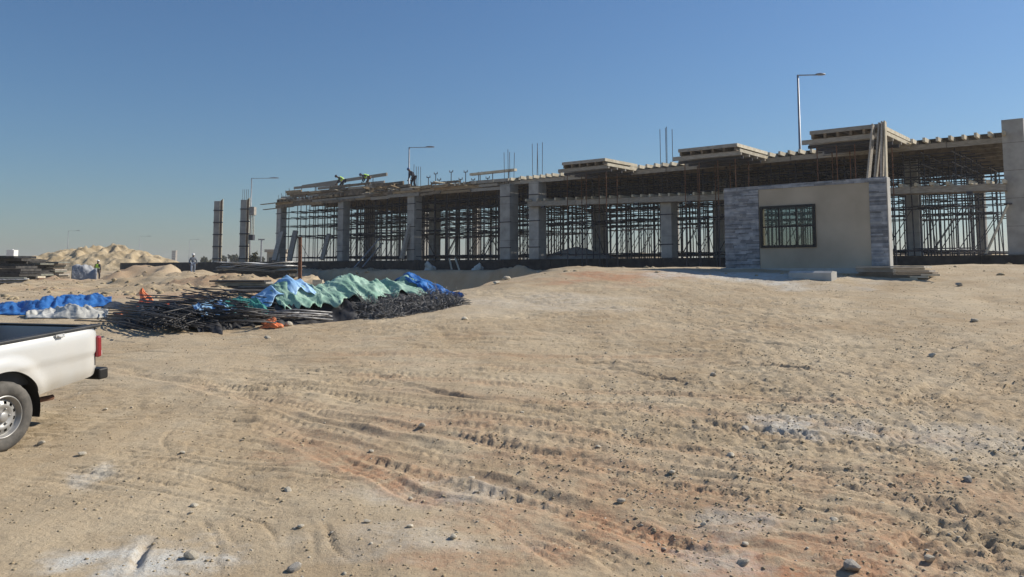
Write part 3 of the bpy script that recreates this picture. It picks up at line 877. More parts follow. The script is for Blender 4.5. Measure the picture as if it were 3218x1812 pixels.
CANS = [canopy(1901, 1769, 2002, 'smallest plywood canopy formwork, furthest left of the three'),
        canopy(2320, 2139, 2417, 'middle canopy formwork projecting above the sloping beam'),
        canopy(2775, 2559, 2871, 'largest canopy formwork above the sample wall, planks leaning on it')]

# sloping beam formwork in front
bs0, bs1 = s_of_u(1677), s_of_u(3182)
bz = lambda s_: 5.98 + (5.38 - 5.98) * (s_ - bs0) / (s_of_u(3150) - bs0)
bt = thing('beam_formwork', B(bs0, -.4, bz(bs0)), 'long pale sloping beam formwork with short joist ends on top', 'formwork')
n_ = 7
for i in range(n_):
    a_, b_ = bs0 + (bs1 - bs0) * i / n_, bs0 + (bs1 - bs0) * (i + 1) / n_
    bar('side_board', M_TIMB_G, B(a_ + .01, -.62, bz(a_)), B(b_ - .01, -.62, bz(b_)), .05, .30, bt)
    bar('soffit_board', M_PLY_D, B(a_ + .01, -.36, bz(a_) - .17), B(b_ - .01, -.36, bz(b_) - .17), .5, .03, bt)
s_ = bs0 + .1
while s_ < bs1:
    z_ = bz(s_) + .23
    bar('joist_end', M_TIMB, B(s_, -.85 - random.uniform(0, .15), z_), B(s_ + random.uniform(-.06, .06), .25, z_), .11, .15, bt)
    s_ += random.choice([.55, .6, .66, .9])
for i in range(9):
    a_ = bs0 + 1.2 + i * 3.4
    bar('bracket', M_STEEL, B(a_, -.70, bz(a_) - .25), B(a_ + .25, -.70, bz(a_) - .25), .12, .16, bt)

# ------------------------------------------------------------------ shoring towers
ORD = ['first', 'second', 'third', 'fourth', 'fifth', 'sixth', 'seventh', 'eighth', 'ninth', 'tenth', 'eleventh', 'twelfth', 'thirteenth', 'fourteenth', 'fifteenth', 'sixteenth', 'seventeenth', 'eighteenth', 'nineteenth', 'twentieth', 'twenty-first', 'twenty-second', 'twenty-third', 'twenty-fourth']
ROWS = ['front', 'second', 'middle', 'fourth', 'rear']
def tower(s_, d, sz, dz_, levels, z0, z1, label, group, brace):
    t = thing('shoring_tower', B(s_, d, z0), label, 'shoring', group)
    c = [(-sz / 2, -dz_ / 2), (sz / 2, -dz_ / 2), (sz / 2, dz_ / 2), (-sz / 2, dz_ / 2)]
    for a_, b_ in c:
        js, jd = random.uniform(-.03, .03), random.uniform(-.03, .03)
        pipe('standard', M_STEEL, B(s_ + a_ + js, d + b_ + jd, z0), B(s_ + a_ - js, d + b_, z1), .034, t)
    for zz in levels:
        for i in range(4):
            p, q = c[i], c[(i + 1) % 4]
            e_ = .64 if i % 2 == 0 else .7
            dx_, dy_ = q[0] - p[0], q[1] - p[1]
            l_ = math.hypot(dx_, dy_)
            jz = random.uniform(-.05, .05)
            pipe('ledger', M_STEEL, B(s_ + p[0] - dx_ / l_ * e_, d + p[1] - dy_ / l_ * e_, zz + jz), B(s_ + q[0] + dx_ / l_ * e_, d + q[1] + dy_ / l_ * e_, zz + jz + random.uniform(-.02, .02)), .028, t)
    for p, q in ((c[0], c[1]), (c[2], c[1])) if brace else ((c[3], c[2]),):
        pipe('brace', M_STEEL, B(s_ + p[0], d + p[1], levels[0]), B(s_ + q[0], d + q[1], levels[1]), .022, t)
    return t
TP = 2.55
nT = int((S_R - 2.2) / TP) + 1
for r_, d in enumerate((1.25, 3.9, 6.6, 9.3, 12.0)):
    for i in range(nT):
        s_ = 1.6 + i * TP + random.uniform(-.25, .25)
        right = s_ > S_MID - 3
        lev = [2.72, 4.75 + .1 * (r_ % 2), 5.5 + .15 * (r_ % 2), 6.2, 6.75, 7.25] if right else ([2.75, 4.55, 5.6, 6.35 + .1 * r_, 7.1] if r_ % 2 else [2.75, 4.6, 5.5, 6.2, 6.7])
        tower(s_, d, 1.3, 1.25, lev, SLAB - .03, DECK - .44, f"{ROWS[r_]} row shoring tower under the roof deck, {ORD[i]} from the left end", 'shoring towers under the roof deck', (i + r_) % 3 == 0)
# props carrying the canopies, standing on the ground before the wall
for ci, (sl, sb, pr) in enumerate(CANS):
    nm = ['left', 'middle', 'right'][ci]
    k = 0
    for d in (-pr + .35, -pr / 2):
        for s_ in np.linspace(sl + .1, sb - .15, 4 if ci else 3):
            p = B(s_ + random.uniform(-.1, .1), d, 0)
            gz = zsurf(p.x, p.y)
            row = 'front' if k < (4 if ci else 3) else 'back'
            t = thing('steel_prop', (p.x, p.y, gz), f"thin steel prop under the {nm} canopy, {row} row, {ORD[k % (4 if ci else 3)]} from left", 'prop', 'steel props under the canopies')
            pipe('outer_tube', M_STEEL, (p.x, p.y, gz - .02), (p.x, p.y, 5.0), .03, t)
            pipe('inner_tube', M_RUST, (p.x, p.y, 5.0), (p.x, p.y, CAN_TOP - .6), .024, t)
            k += 1
# ------------------------------------------------------------------ prop heads and raised beams on the deck
def prop_head(u, d, h, label):
    p = B(s_of_u(u, d), d, DECK)
    t = thing('prop_head', p, label, 'prop', 'prop heads standing above the deck')
    pipe('shaft', M_STEEL, p, p + Vector((0, 0, h)), .03, t)
    bar('fork_head', M_STEEL, p + BE * -.16 + Vector((0, 0, h)), p + BE * .16 + Vector((0, 0, h)), .12, .04, t)
    for sg in (-1, 1):
        bar('fork_arm', M_STEEL, p + BE * (.15 * sg) + Vector((0, 0, h)), p + BE * (.17 * sg) + Vector((0, 0, h + .14)), .05, .03, t)
for k, (u, d, h) in enumerate([(1252, 4, .95), (1257, 2, .5), (1336, 3, .35), (1347, 5, .6), (1356, 5, .95), (1367, 2.6, 1.25), (1401, 3, .55), (1416, 2.2, 1.2), (1462, 2, 1.05), (1508, 1.5, .75), (1206, 3, .5), (1392, 5, .3), (1344, 1.2, .8), (1378, 1.0, .5), (1430, 4, .7), (1446, 1.4, .45), (1486, 3.2, .6), (1532, 2.4, .5)]):
    prop_head(u, d, h, (f"T-headed prop above the deck, {ORD[sorted([1252, 1257, 1206]).index(u)]} of three left of the stooping worker" if u < 1290 else f"T-headed prop above the deck, {ORD[sorted([1336, 1347, 1356, 1367, 1401, 1416, 1462, 1508, 1392, 1344, 1378, 1430, 1446, 1486, 1532]).index(u)]} of fifteen right of the stooping worker"))
def raised(u0, v0, u1, v1, d, label, mat, w_=.12, h_=.2):
    n0 = B(0, d, 0)
    p, q = hit_plane(u0, v0, n0, BN), hit_plane(u1, v1, n0, BN)
    t = thing('timber_beam', p, label, 'beam', 'timber beams laid above the deck')
    bar('beam', mat, p, q, w_, h_, t)
    for f in (.18, .5, .85):
        c = p.lerp(q, f)
        pipe('support', M_STEEL, (c.x, c.y, DECK), (c.x, c.y, c.z - h_ / 2), .03, t)
raised(950, 586, 1216, 547, 3.0, 'topmost long timber beam raised above the deck left of the stooping worker', M_TIMB_G, .14, .26)
raised(1000, 592, 1208, 571, 1.6, 'second timber beam raised over the deck behind the lime-vested workers', M_TIMB_G)
raised(1150, 588, 1268, 574, .9, 'dark timber beam end just left of the stooping worker', M_PLY_D, .14, .3)
raised(925, 590, 1060, 578, .8, 'timber beam over the left deck edge before the first lime vest', M_TIMB_G)
raised(1480, 548, 1620, 533, .5, 'pale timber beams laid on the deck above the broad columns', M_TIMB, .3, .16)

# ------------------------------------------------------------------ slanted props along the left bays
def slant(u0, v0, u1, v1, d0, d1, w_, mat, label, zbase=None):
    p = hit_plane(u0, v0, B(0, d0, 0), BN); q = hit_plane(u1, v1, B(0, d1, 0), BN)
    t = thing('slanted_prop', p, label, 'prop', 'slanted props bracing the columns')
    bar('strut', mat, p, q, w_, w_ * .5, t)
    bar('foot_plate', M_STEEL, p + Vector((-.2, 0, .02)), p + Vector((.2, 0, .02)), .25, .05, t)
    bar('head_plate', M_STEEL, q + Vector((-.12, 0, 0)), q + Vector((.12, 0, 0)), .2, .08, t)
slant(862, 818, 886, 728, -1.2, -.3, .45, M_TIMB_G, 'wide dark slanted board at the far left end of the frame')
slant(909, 818, 929, 725, -1.2, -.3, .42, M_TIMB_G, 'second slanted board from the left end of the frame')
slant(1012, 815, 1034, 735, -.8, 0, .36, M_TIMB_G, 'slanted board left of the column below the lime vests')
slant(1262, 812, 1288, 705, -.8, -.2, .42, M_TIMB_G, 'slanted board leaning on the column below the stooping worker')
slant(1112, 842, 1196, 745, -3.2, -.3, .10, M_GALV, 'left one of two galvanised slanted props reaching the ground')
slant(1138, 840, 1200, 765, -3.0, -.3, .10, M_GALV, 'right one of two galvanised slanted props reaching the ground')
slant(3097, 800, 3168, 640, -.9, -.4, .14, M_TIMB, 'pale slanted plank leaning on the tall right column')

# ------------------------------------------------------------------ free standing formed columns at the left
def formed_column(u, v0, v1, Y, w_, label, bars=0.0, platform=False):
    p, q = at(u, v0, Y), at(u, v1, Y)
    t = thing('formed_column', (p.x, p.y, p.z - .4), label, 'column', 'free standing columns in formwork')
    z0, z1 = p.z - .4, q.z
    bar('panel', M_CONC, (p.x - .13, p.y, z0), (p.x - .13, p.y, z1), .55, .50, t, up=Vector((1, 0, 0)))
    for k, dx_ in enumerate((.17, .29, .41)):
        bar('stud', [M_TIMB, M_RUST, M_TIMB][k], (p.x + dx_, p.y - .22, z0), (p.x + dx_, p.y - .22, z1 + .1 * k), .10, .09, t, up=Vector((1, 0, 0)))
    for zz in np.arange(z0 + .8, z1, 1.15):
        bar('waler', M_STEEL, (p.x - .42, p.y - .30, zz), (p.x + .5, p.y - .30, zz), .06, .10, t)
    if bars:
        for k in range(4):
            pipe('starter_bar', M_REBAR, (p.x - .3 + k * .17, p.y, z1), (p.x - .3 + k * .17, p.y, z1 + bars), .018, t)
    if platform:
        zt = q.z - .9
        for k in range(3):
            bar('ladder_post', M_TIMB, (p.x + .60 + .14 * k, p.y - .25, zt - 2.4), (p.x + .60 + .14 * k, p.y - .25, zt - .1), .06, .06, t, up=Vector((1, 0, 0)))
        bar('platform_box', M_TIMB_G, (p.x + .52, p.y - .25, zt - .15), (p.x + .98, p.y - .25, zt - .15), .7, .75, t)
        bar('lower_box', M_STEEL, (p.x + .52, p.y - .25, zt - 2.6), (p.x + .92, p.y - .25, zt - 2.6), .6, .5, t)
formed_column(683, 826, 632, 76, .6, 'tall free standing column in timber formwork, the left one of two')
formed_column(767, 826, 628, 74, .6, 'free standing column in formwork with a small side platform and starter bars', 1.0, True)

# ------------------------------------------------------------------ street lamps along the road behind
def lamp(u, vtop, k, arm, label, rotz=0):
    Y = 2500 * k / (842 - vtop)
    p = at(u, vtop, Y)
    gz = ground_at(p.x, p.y)
    t = thing('street_lamp', (p.x, p.y, gz), label, 'street lamp', 'street lamps along the road behind the site')
    mb = MB(); mb.tube([(p.x, p.y, gz - .1), (p.x, p.y, gz + 4), (p.x, p.y, p.z)], [.16, .12, .07], 10)
    mb.build('pole', M_LAMP, t, origin=(p.x, p.y, gz))
    bar('arm', M_LAMP, (p.x - .06, p.y, p.z), (p.x + arm * .72, p.y, p.z + .03), .07, .07, t)
    mb = MB()
    P = []
    for i in range(9):
        f = i / 8
        hw = .13 * math.sin(math.pi * min(.95, .12 + .83 * f)) ** .5
        hh = .14 * math.sin(math.pi * (.1 + .8 * f)) ** .7
        x_ = p.x + arm * .66 + f * arm * .36
        P.append([(x_, p.y + hw * math.cos(a_), p.z + .05 + hh * max(-.35, math.sin(a_))) for a_ in np.linspace(0, 2 * math.pi, 13)])
    mb.grid(P)
    mb.add(P[0][:-1], [tuple(range(12))]); mb.add(P[-1][:-1], [tuple(range(12))])
    mb.build('lamp_head', M_LAMP, t)
lamp(2507, 236, 14, 2.0, 'street lamp rising highest, behind the right canopy')
lamp(1286, 463, 14, 2.9, 'street lamp behind the deck near the stooping worker')
lamp(791, 560, 14, 4.2, 'street lamp behind the free standing columns')
lamp(215, 725, 13, 4.0, 'faint distant street lamp above the sand heap at the left')
lamp(440, 742, 13, 4.5, 'faint distant street lamp over the right end of the sand heap')
lamp(596, 752, 13, 4.5, 'faintest distant street lamp above the worker in grey')
p = at(822, 752, 120); gz = ground_at(p.x, p.y)
t = thing('utility_pole', (p.x, p.y, gz), 'short grey pole with a crossbar far behind the formed columns', 'pole')
pipe('shaft', M_LAMP, (p.x, p.y, gz), (p.x, p.y, p.z), .12, t)
bar('crossbar', M_LAMP, (p.x - .5, p.y, p.z), (p.x + .5, p.y, p.z), .12, .2, t)

# ------------------------------------------------------------------ sand heap, far trees, far buildings
M_SAND = material('heap_sand', (0.29, 0.225, 0.135), (0.42, 0.34, 0.22), .8, 0.97, 0.25, 1.6, coords='World')
def heap(name, label, cat, cx, cy, rx, ry, h, seed, mat, gully=.25, nx_=90, ny_=46, kind=None, prof=None):
    mb = MB(); P = []
    X, Y = np.meshgrid(np.linspace(-1.12, 1.12, nx_), np.linspace(-1.12, 1.12, ny_), indexing='ij')
    q = np.hypot(X, Y)
    top = h * np.clip(1.08 - q ** 1.25, 0, 1) ** .82
    if prof is not None: top = top * np.interp(X, prof[0], prof[1])
    g1 = 1 - np.abs(fbm(X * 4.3, Y * 1.6, 3, seed)) * 1.6
    top = top * (1 - gully * (1 - np.clip(g1, 0, 1)) * 1.6) * (1 - .06 * np.abs(fbm(X * 11, Y * 4, 3, seed + 4)) * 2) + .012 * h * fbm(X * 12, Y * 12, 4, seed + 9, .7) * sstep(1.05, .9, q)
    top = np.where(q > 1.06, -.15, top)
    for i in range(nx_):
        P.append([(cx + X[i, j] * rx, cy + Y[i, j] * ry, ground_at(cx, cy) + top[i, j]) for j in range(ny_)])
    mb.grid(P)
    o = mb.build(name, mat, origin=(cx, cy, ground_at(cx, cy)))
    return tag(o, label, cat, kind=kind)
p = at(300, 830, 112)
heap('sand_heap', 'big pale sand heap with eroded gullies at the far left', 'sand heap', p.x - .3, p.y, 14.6, 8.0, 3.9, 77, M_SAND, .24, 150, 90, prof=([-1.1, -.75, -.4, -.15, .2, .55, .8, 1.1], [.45, .72, .88, .86, 1.06, .95, .8, .7]))
p = at(1805, 812, 46.6)
M_GRAVEL = material('grey_gravel', (0.26, 0.245, 0.225), (0.38, 0.36, 0.33), 22, 0.97, 0.02, 16, coords='World')
mb = MB(); P = []
sc_, dc_ = s_of_u(1812, 1.6), 1.6
for i in range(50):
    row = []
    for j in range(24):
        X_, Y_ = -1.1 + 2.2 * i / 49, -1.1 + 2.2 * j / 23
        q = math.hypot(X_, Y_)
        zz = .86 * max(0, 1.05 - q) ** .8 + .025 * float(fbm(np.array(X_ * 6), np.array(Y_ * 6), 3, 91))
        row.append(B(sc_ + X_ * 3.0, dc_ + Y_ * 1.2, SLAB - .05 + zz if q < 1.04 else SLAB - .1))
    P.append(row)
mb.grid(P)
tag(mb.build('gravel_heap', M_GRAVEL, origin=B(sc_, dc_, SLAB)), 'low grey gravel heap in shade beside the broad columns', 'gravel heap')

M_LEAF = material('dusty_leaf', (0.045, 0.055, 0.03), (0.10, 0.10, 0.06), 4, 0.8, coords='World')
M_BARK = material('bark', (0.10, 0.08, 0.06), (0.16, 0.13, 0.10), 6, 0.9, coords='World')
def shrub(u, v0, v1, wpx, Y, label, seed, group=None, leaf=.16, n=520):
    p, q = at(u, v0, Y), at(u, v1, Y)
    gz = ground_at(p.x, p.y)
    H, Wd = q.z - gz, wpx / FPX * Y / 2
    t = thing('shrub', (p.x, p.y, gz), label, 'shrub', group)
    rr = random.Random(seed)
    mb = MB()
    for k in range(5):
        a_ = rr.uniform(0, 6.28)
        e_ = Vector((p.x + math.cos(a_) * Wd * .6, p.y + math.sin(a_) * Wd * .5, gz + H * rr.uniform(.55, .85)))
        mid = Vector((p.x, p.y, gz)).lerp(e_, .5) + Vector((0, 0, H * .1))
        mb.tube([(p.x, p.y, gz - .1), mid, e_], [.07, .05, .02], 5)
    mb.build('stem', M_BARK, t)
    mb = MB()
    clumps = [(rr.uniform(-.7, .7), rr.uniform(-.7, .7), rr.uniform(.25, .82)) for _ in range(12)]
    for k in range(n):
        cx, cy, cz = clumps[k % 12]
        d = Vector((rr.gauss(0, 1), rr.gauss(0, 1), rr.gauss(0, 1))).normalized() * rr.uniform(.1, .42)
        c = Vector((p.x + (cx + d.x) * Wd, p.y + (cy + d.y) * Wd, gz + max(.05, (cz + d.z * .55)) * H))
        X = Vector((rr.gauss(0, 1), rr.gauss(0, 1), rr.gauss(0, 1))).normalized() * leaf
        Y_ = X.cross(Vector((rr.gauss(0, 1), rr.gauss(0, 1), rr.gauss(0, 1)))).normalized() * leaf * .6
        mb.add([c - X, c - Y_, c + X, c + Y_], [(0, 1, 2, 3)])
    mb.build('foliage', M_LEAF, t)
shrub(786, 824, 790, 46, 84, 'dark bushy shrub beside the column with the side platform', 5, leaf=.14, n=700)
for k, (u, v1, wd) in enumerate([(652, 806, 46), (692, 802, 40), (722, 798, 52), (752, 804, 36), (812, 806, 40)]):
    shrub(u, 824, v1, wd, 230, ['hazy distant shrub left of the formed columns', 'hazy distant shrub just behind the left formed column', 'widest hazy distant shrub between the formed columns', 'hazy distant shrub just behind the right formed column', 'hazy distant shrub below the short grey pole'][k], 20 + k, 'hazy shrubs on the far plain', .5, 420)
M_FAR = material('far_wall', (0.36, 0.32, 0.27), (0.42, 0.38, 0.32), .2, 0.9, coords='World')
M_DARKPANE = material('far_window', (0.05, 0.055, 0.06), None, rough=.3)
def far_block(u, v1, wpx, Y, label, floors=6, name='far_building'):
    p = at(u, v1, Y); gz = ground_at(p.x, p.y); W_ = wpx / FPX * Y
    t = thing(name, (p.x, p.y, gz), label, 'building')
    mb = MB(); mb.abox(p.x - W_ / 2, p.x + W_ / 2, p.y, p.y + W_, gz - .3, p.z); mb.build('wall', M_FAR, t, origin=(p.x, p.y, gz))
    mb = MB(); mb.abox(p.x - W_ / 2 - .25, p.x + W_ / 2 + .25, p.y - .25, p.y + W_ + .25, p.z + .002, p.z + .35); mb.build('roof', M_FAR, t)
    h = (p.z - gz) / floors
    for f in range(floors):
        for c in range(3):
            x_ = p.x + (c - 1) * W_ * .29
            bar('window', M_DARKPANE, (x_ - W_ * .09, p.y - .01, gz + h * (f + .5)), (x_ + W_ * .09, p.y - .01, gz + h * (f + .5)), .06, h * .45, t)
far_block(546, 788, 12, 620, 'slim hazy tower on the horizon left of the worker in grey', 8, 'far_tower')
far_block(462, 796, 9, 640, 'faint hazy tower on the horizon over the sand heap end', 6, 'far_tower')
far_block(868, 792, 58, 100, 'low flat-roofed hut behind the slanted boards', 1, 'hut')
# ------------------------------------------------------------------ sample wall with window
W0 = at(2281, 831, 29.0); W1 = at(2795, 832, 25.3)
W0.z = W1.z = 1.80
WE = (W1 - W0); WE.z = 0; WL = WE.length; WE.normalize()
WN = Vector((-WE.y, WE.x, 0))
def Wp(s_, z, d=0.0):
    return W0 + WE * s_ + WN * d + Vector((0, 0, z))
def w_of(u, v):
    p = hit_plane(u, v, W0, WN)
    return (p - W0).dot(WE), p.z - W0.z
wa = thing('sample_wall', Wp(WL / 2, 0), 'free standing rendered sample wall with stone piers and a black window', 'wall')
zt_r = (w_of(2780, 556)[1] + w_of(2290, 590)[1]) / 2
sp0, sp1 = w_of(2386, 700)[0], w_of(2735, 700)[0]
wx0, wz1 = w_of(2392, 653); wx1, wz0 = w_of(2562, 772)
TH = .26
mb = MB()
def ring_face(d):
    return [Wp(sp0, 0, d), Wp(sp1, 0, d), Wp(sp1, zt_r - .14, d), Wp(sp0, zt_r - .14, d), Wp(wx0, wz0, d), Wp(wx1, wz0, d), Wp(wx1, wz1, d), Wp(wx0, wz1, d)]
f_ = ring_face(0); b_ = ring_face(TH)
q = [(0, 1, 5, 4), (1, 2, 6, 5), (2, 3, 7, 6), (3, 0, 4, 7)]
mb.add(f_ + b_, q + [tuple(8 + i for i in reversed(t_)) for t_ in q] + [(4, 5, 13, 12), (5, 6, 14, 13), (6, 7, 15, 14), (7, 4, 12, 15), (0, 8, 9, 1), (1, 9, 10, 2), (2, 10, 11, 3), (3, 11, 8, 0)])
mb.build('rendered_panel', M_RENDER, wa, origin=Wp(WL / 2, 0))
M_SLATE = material('ledge_stone', (0.22, 0.24, 0.27), (0.38, 0.39, 0.41), 5, 0.9, 0.012, 22, coords='World')
for nd in M_SLATE.node_tree.nodes:
    if nd.type == 'MAP_RANGE':
        nd.inputs['To Min'].default_value = .62; nd.inputs['To Max'].default_value = 1.4
def pier(a_, c_, z0, z1, seed, side):
    core = MB(); core.box(Wp((a_ + c_) / 2, (z0 + z1) / 2, TH / 2 + .03), WE * (c_ - a_), WN * (TH - .02), Vector((0, 0, z1 - z0)))
    o = core.build('pier', M_CONC_L, wa, origin=Wp((a_ + c_) / 2, z0))
    rr = random.Random(seed)
    z = z0
    while z < z1 - .02:
        h = min(rr.choice([.04, .05, .062]), z1 - z)
        s_ = a_
        while s_ < c_ - .01:
            l_ = rr.uniform(.3, .62)
            if c_ - s_ - l_ < .12: l_ = c_ - s_
            pr = rr.uniform(.02, .06)
            p = Wp(s_ + l_ / 2, z + h / 2, .02 - pr / 2)
            bar('stone', M_SLATE, p - WE * (l_ / 2 - .003), p + WE * (l_ / 2 - .003), pr + .02, h - .006, o)
            s_ += l_
        z += h
pier(0, sp0 - .004, 0, zt_r, 3, 'left')
pier(sp1 + .004, WL, 0, zt_r + .02, 4, 'right')
pier(sp0, sp1, zt_r - .138, zt_r + .005, 5, 'top')
bar('end_face', M_CONC_L, Wp(WL + .016, 0, TH / 2 + .02), Wp(WL + .016, zt_r, TH / 2 + .02), .03, TH + .05, wa, up=WN)
M_GLASS = bpy.data.materials.new('window_glass'); M_GLASS.use_nodes = True
_n, _l = M_GLASS.node_tree.nodes, M_GLASS.node_tree.links
_n.remove(_n['Principled BSDF'])
_t = _n.new('ShaderNodeBsdfTransparent'); _t.inputs[0].default_value = (.48, .51, .49, 1)
_g = _n.new('ShaderNodeBsdfGlossy'); _g.inputs['Roughness'].default_value = .05
_m = _n.new('ShaderNodeMixShader'); _fr = _n.new('ShaderNodeFresnel'); _fr.inputs[0].default_value = 1.5
_l.new(_fr.outputs[0], _m.inputs[0]); _l.new(_t.outputs[0], _m.inputs[1]); _l.new(_g.outputs[0], _m.inputs[2]); _l.new(_m.outputs[0], _n['Material Output'].inputs[0])
wf = link('window', None, Matrix.Translation(Wp(wx0, wz0)), wa)
FD = .05
fw = .09
for a_, b_ in (((wx0, wz0), (wx1, wz0)), ((wx0, wz1), (wx1, wz1)), ((wx0, wz0 - fw / 2), (wx0, wz1 + fw / 2)), ((wx1, wz0 - fw / 2), (wx1, wz1 + fw / 2))):
    bar('frame', M_FRAME, Wp(a_[0], a_[1], -.012), Wp(b_[0], b_[1], -.012), .08 if a_[1] == b_[1] else fw, fw if a_[1] == b_[1] else .085, wf)
for k in (1, 2):
    x_ = wx0 + (wx1 - wx0) * k / 3
    bar('mullion', M_FRAME, Wp(x_, wz0, .03), Wp(x_, wz1, .03), .06, .07, wf)
zm = (wz0 + wz1) / 2
bar('transom', M_FRAME, Wp(wx0, zm, .028), Wp(wx1, zm, .028), .055, .06, wf)
for i in range(3):
    for j in range(2):
        xa, xb = wx0 + (wx1 - wx0) * i / 3 + .035, wx0 + (wx1 - wx0) * (i + 1) / 3 - .035
        za, zb = (wz0, zm)[j] + .035, (zm, wz1)[j] - .035
        bar('pane', M_GLASS, Wp(xa, (za + zb) / 2, .035), Wp(xb, (za + zb) / 2, .035), .006, zb - za, wf)

# ------------------------------------------------------------------ planks leaning behind the sample wall
for k, (ub, ut, vt, d, mat, lab) in enumerate([(2729, 2745, 392, -3.95, M_TIMB_G, 'leftmost pale plank leaning on the right canopy'), (2752, 2766, 388, -3.85, M_TIMB_G, 'second plank leaning on the right canopy from the left'), (2772, 2774, 384, -3.9, M_TIMB_G, 'third plank leaning on the right canopy from the left'), (2786, 2781, 381, -3.8, M_TIMB, 'rightmost sunlit plank leaning on the right canopy')]):
    d = -CANS[2][2] - .22 + .03 * k
    top = hit_plane(ut, vt, B(0, d, 0), BN)
    botn = hit_plane(ub, 560, B(0, d - .35, 0), BN)
    dr = (botn - top); f = (2.0 - top.z) / dr.z
    bot = top + dr * f
    gz = zsurf(bot.x, bot.y)
    bot = top + dr * ((gz - top.z) / dr.z)
    t = bar('leaning_plank', mat, bot, top, .40 if k < 3 else .26, .06, None, up=Vector((BN.x, BN.y, 0)), roll=R(90))
    tag(t, lab, 'plank', 'planks leaning on the right canopy')

# ------------------------------------------------------------------ things lying before the sample wall
def ground_box(name, mat, u0, u1, vb, Y, h, dpt, label, cat):
    p, q = at(u0, vb, Y), at(u1, vb, Y - .9)
    p.z = min(zsurf(p.x, p.y), zsurf(q.x, q.y)) - .06
    q.z = p.z
    return p, q
p, q = ground_box('', None, 2478, 2612, 850, 24.6, .3, .5, '', '')
kb = MB()
e_ = (q - p).normalized(); n_ = Vector((-e_.y, e_.x, 0))
prof = [(0, 0), (.42, 0), (.42, .34), (.10, .36), (.0, .30)]
vs = [p + n_ * a_ + Vector((0, 0, b_)) for a_, b_ in prof] + [q + n_ * a_ + Vector((0, 0, b_)) for a_, b_ in prof]
kb.add(vs, [(0, 1, 2, 3, 4), (9, 8, 7, 6, 5)] + [(i, i + 5, (i + 1) % 5 + 5, (i + 1) % 5) for i in range(5)])
tag(kb.build('concrete_kerb', M_CONC_L, origin=p), 'short pale concrete kerb block lying before the sample wall', 'kerb')
# stack of panels right of it
p, q = at(2690, 856, 24.8), at(2915, 856, 23.6)
gz = min(zsurf(p.x, p.y), zsurf(q.x, q.y)); e_ = (q - p); e_.z = 0; L_ = e_.length; e_.normalize(); n_ = Vector((-e_.y, e_.x, 0))
st = thing('panel_stack', (p.x, p.y, gz), 'low stack of dark plywood panels before the right stone pier', 'panel stack')
for k in range(7):
    a_ = p + n_ * .6 + e_ * random.uniform(-.06, .06); a_.z = gz + .02 + k * .062
    b2 = a_ + e_ * (L_ + random.uniform(-.25, .1)) + n_ * random.uniform(-.05, .05)
    bar('panel', M_PLY_D if k < 4 else M_TIMB_G, a_, b2, 1.15 + random.uniform(-.1, .05), .048, st)
for k in range(3):
    a_ = p + e_ * (L_ * (.62 + .15 * k)) + n_ * (-.08)
    bar('batten', M_TIMB, (a_.x, a_.y, gz + .03 + .062 * k), tuple(Vector((a_.x, a_.y, gz + .03 + .062 * k)) + e_ * .5), .08, .05, st)
# strip footing under the wall
bar('footing', M_CONC_L, Wp(-.1, -.06, .05), Wp(WL + .1, -.06, .05), .5, .22, wa)
# ------------------------------------------------------------------ heap under tarpaulins
RIDGE = [(560, 975, 16.9), (640, 958, 17.3), (740, 946, 17.8), (800, 940, 18.0), (860, 905, 18.3), (900, 878, 18.5), (935, 888, 18.7), (975, 902, 18.8), (1020, 900, 19.0), (1060, 880, 19.2), (1082, 867, 19.3), (1115, 878, 19.5), (1160, 889, 19.8), (1220, 886, 20.1), (1262, 884, 20.4), (1284, 868, 20.5), (1312, 882, 20.7), (1345, 897, 20.9), (1376, 922, 21.2)]
RP = [at(u, v, Y) for u, v, Y in RIDGE]
RX = np.array([p.x for p in RP]); RY = np.array([p.y for p in RP]); RZ = np.array([p.z for p in RP]); RU = np.array([r[0] for r in RIDGE], float)
def heap_pt(u, c, lift, seed, wr=.06, fw=1.35, bw=1.5, flow=1.0):
    """a point of the draped surface: u along the ridge, c from -1 (front foot) over 0 (ridge) to 1 (back foot)"""
    x, y, z = np.interp(u, RU, RX), np.interp(u, RU, RY), np.interp(u, RU, RZ)
    ax = Vector((RX[-1] - RX[0], RY[-1] - RY[0], 0)).normalized()
    nn = Vector((-ax.y, ax.x, 0))
    off = c * (fw if c < 0 else bw)
    off += .10 * float(gnoise(np.array(u * .02), np.array(c * 2.0), seed + 3))
    px, py = x + nn.x * off, y + nn.y * off
    g = ground_at(px, py)
    k = max(0.0, 1 - abs(c)) ** (.72 if c < 0 else .9)
    zz = g + (z - g) * k
    un, cn = u * .018, c * 2.3
    fold = 1 - abs(float(fbm(np.array(un * .75 + cn * .35), np.array(cn * .35 - un * .3), 2, seed))) * 2.4
    fold2 = 1 - 2.2 * abs(float(fbm(np.array(un * 2.6 + cn * 1.3), np.array(cn * .9 - un * .5), 3, seed + 5)))
    zz += wr * flow * (fold * 1.0 - .4) * min(1, 2.2 * k + .2) + wr * .38 * fold2 * min(1, 3 * k)
    return Vector((px, py, zz + lift))
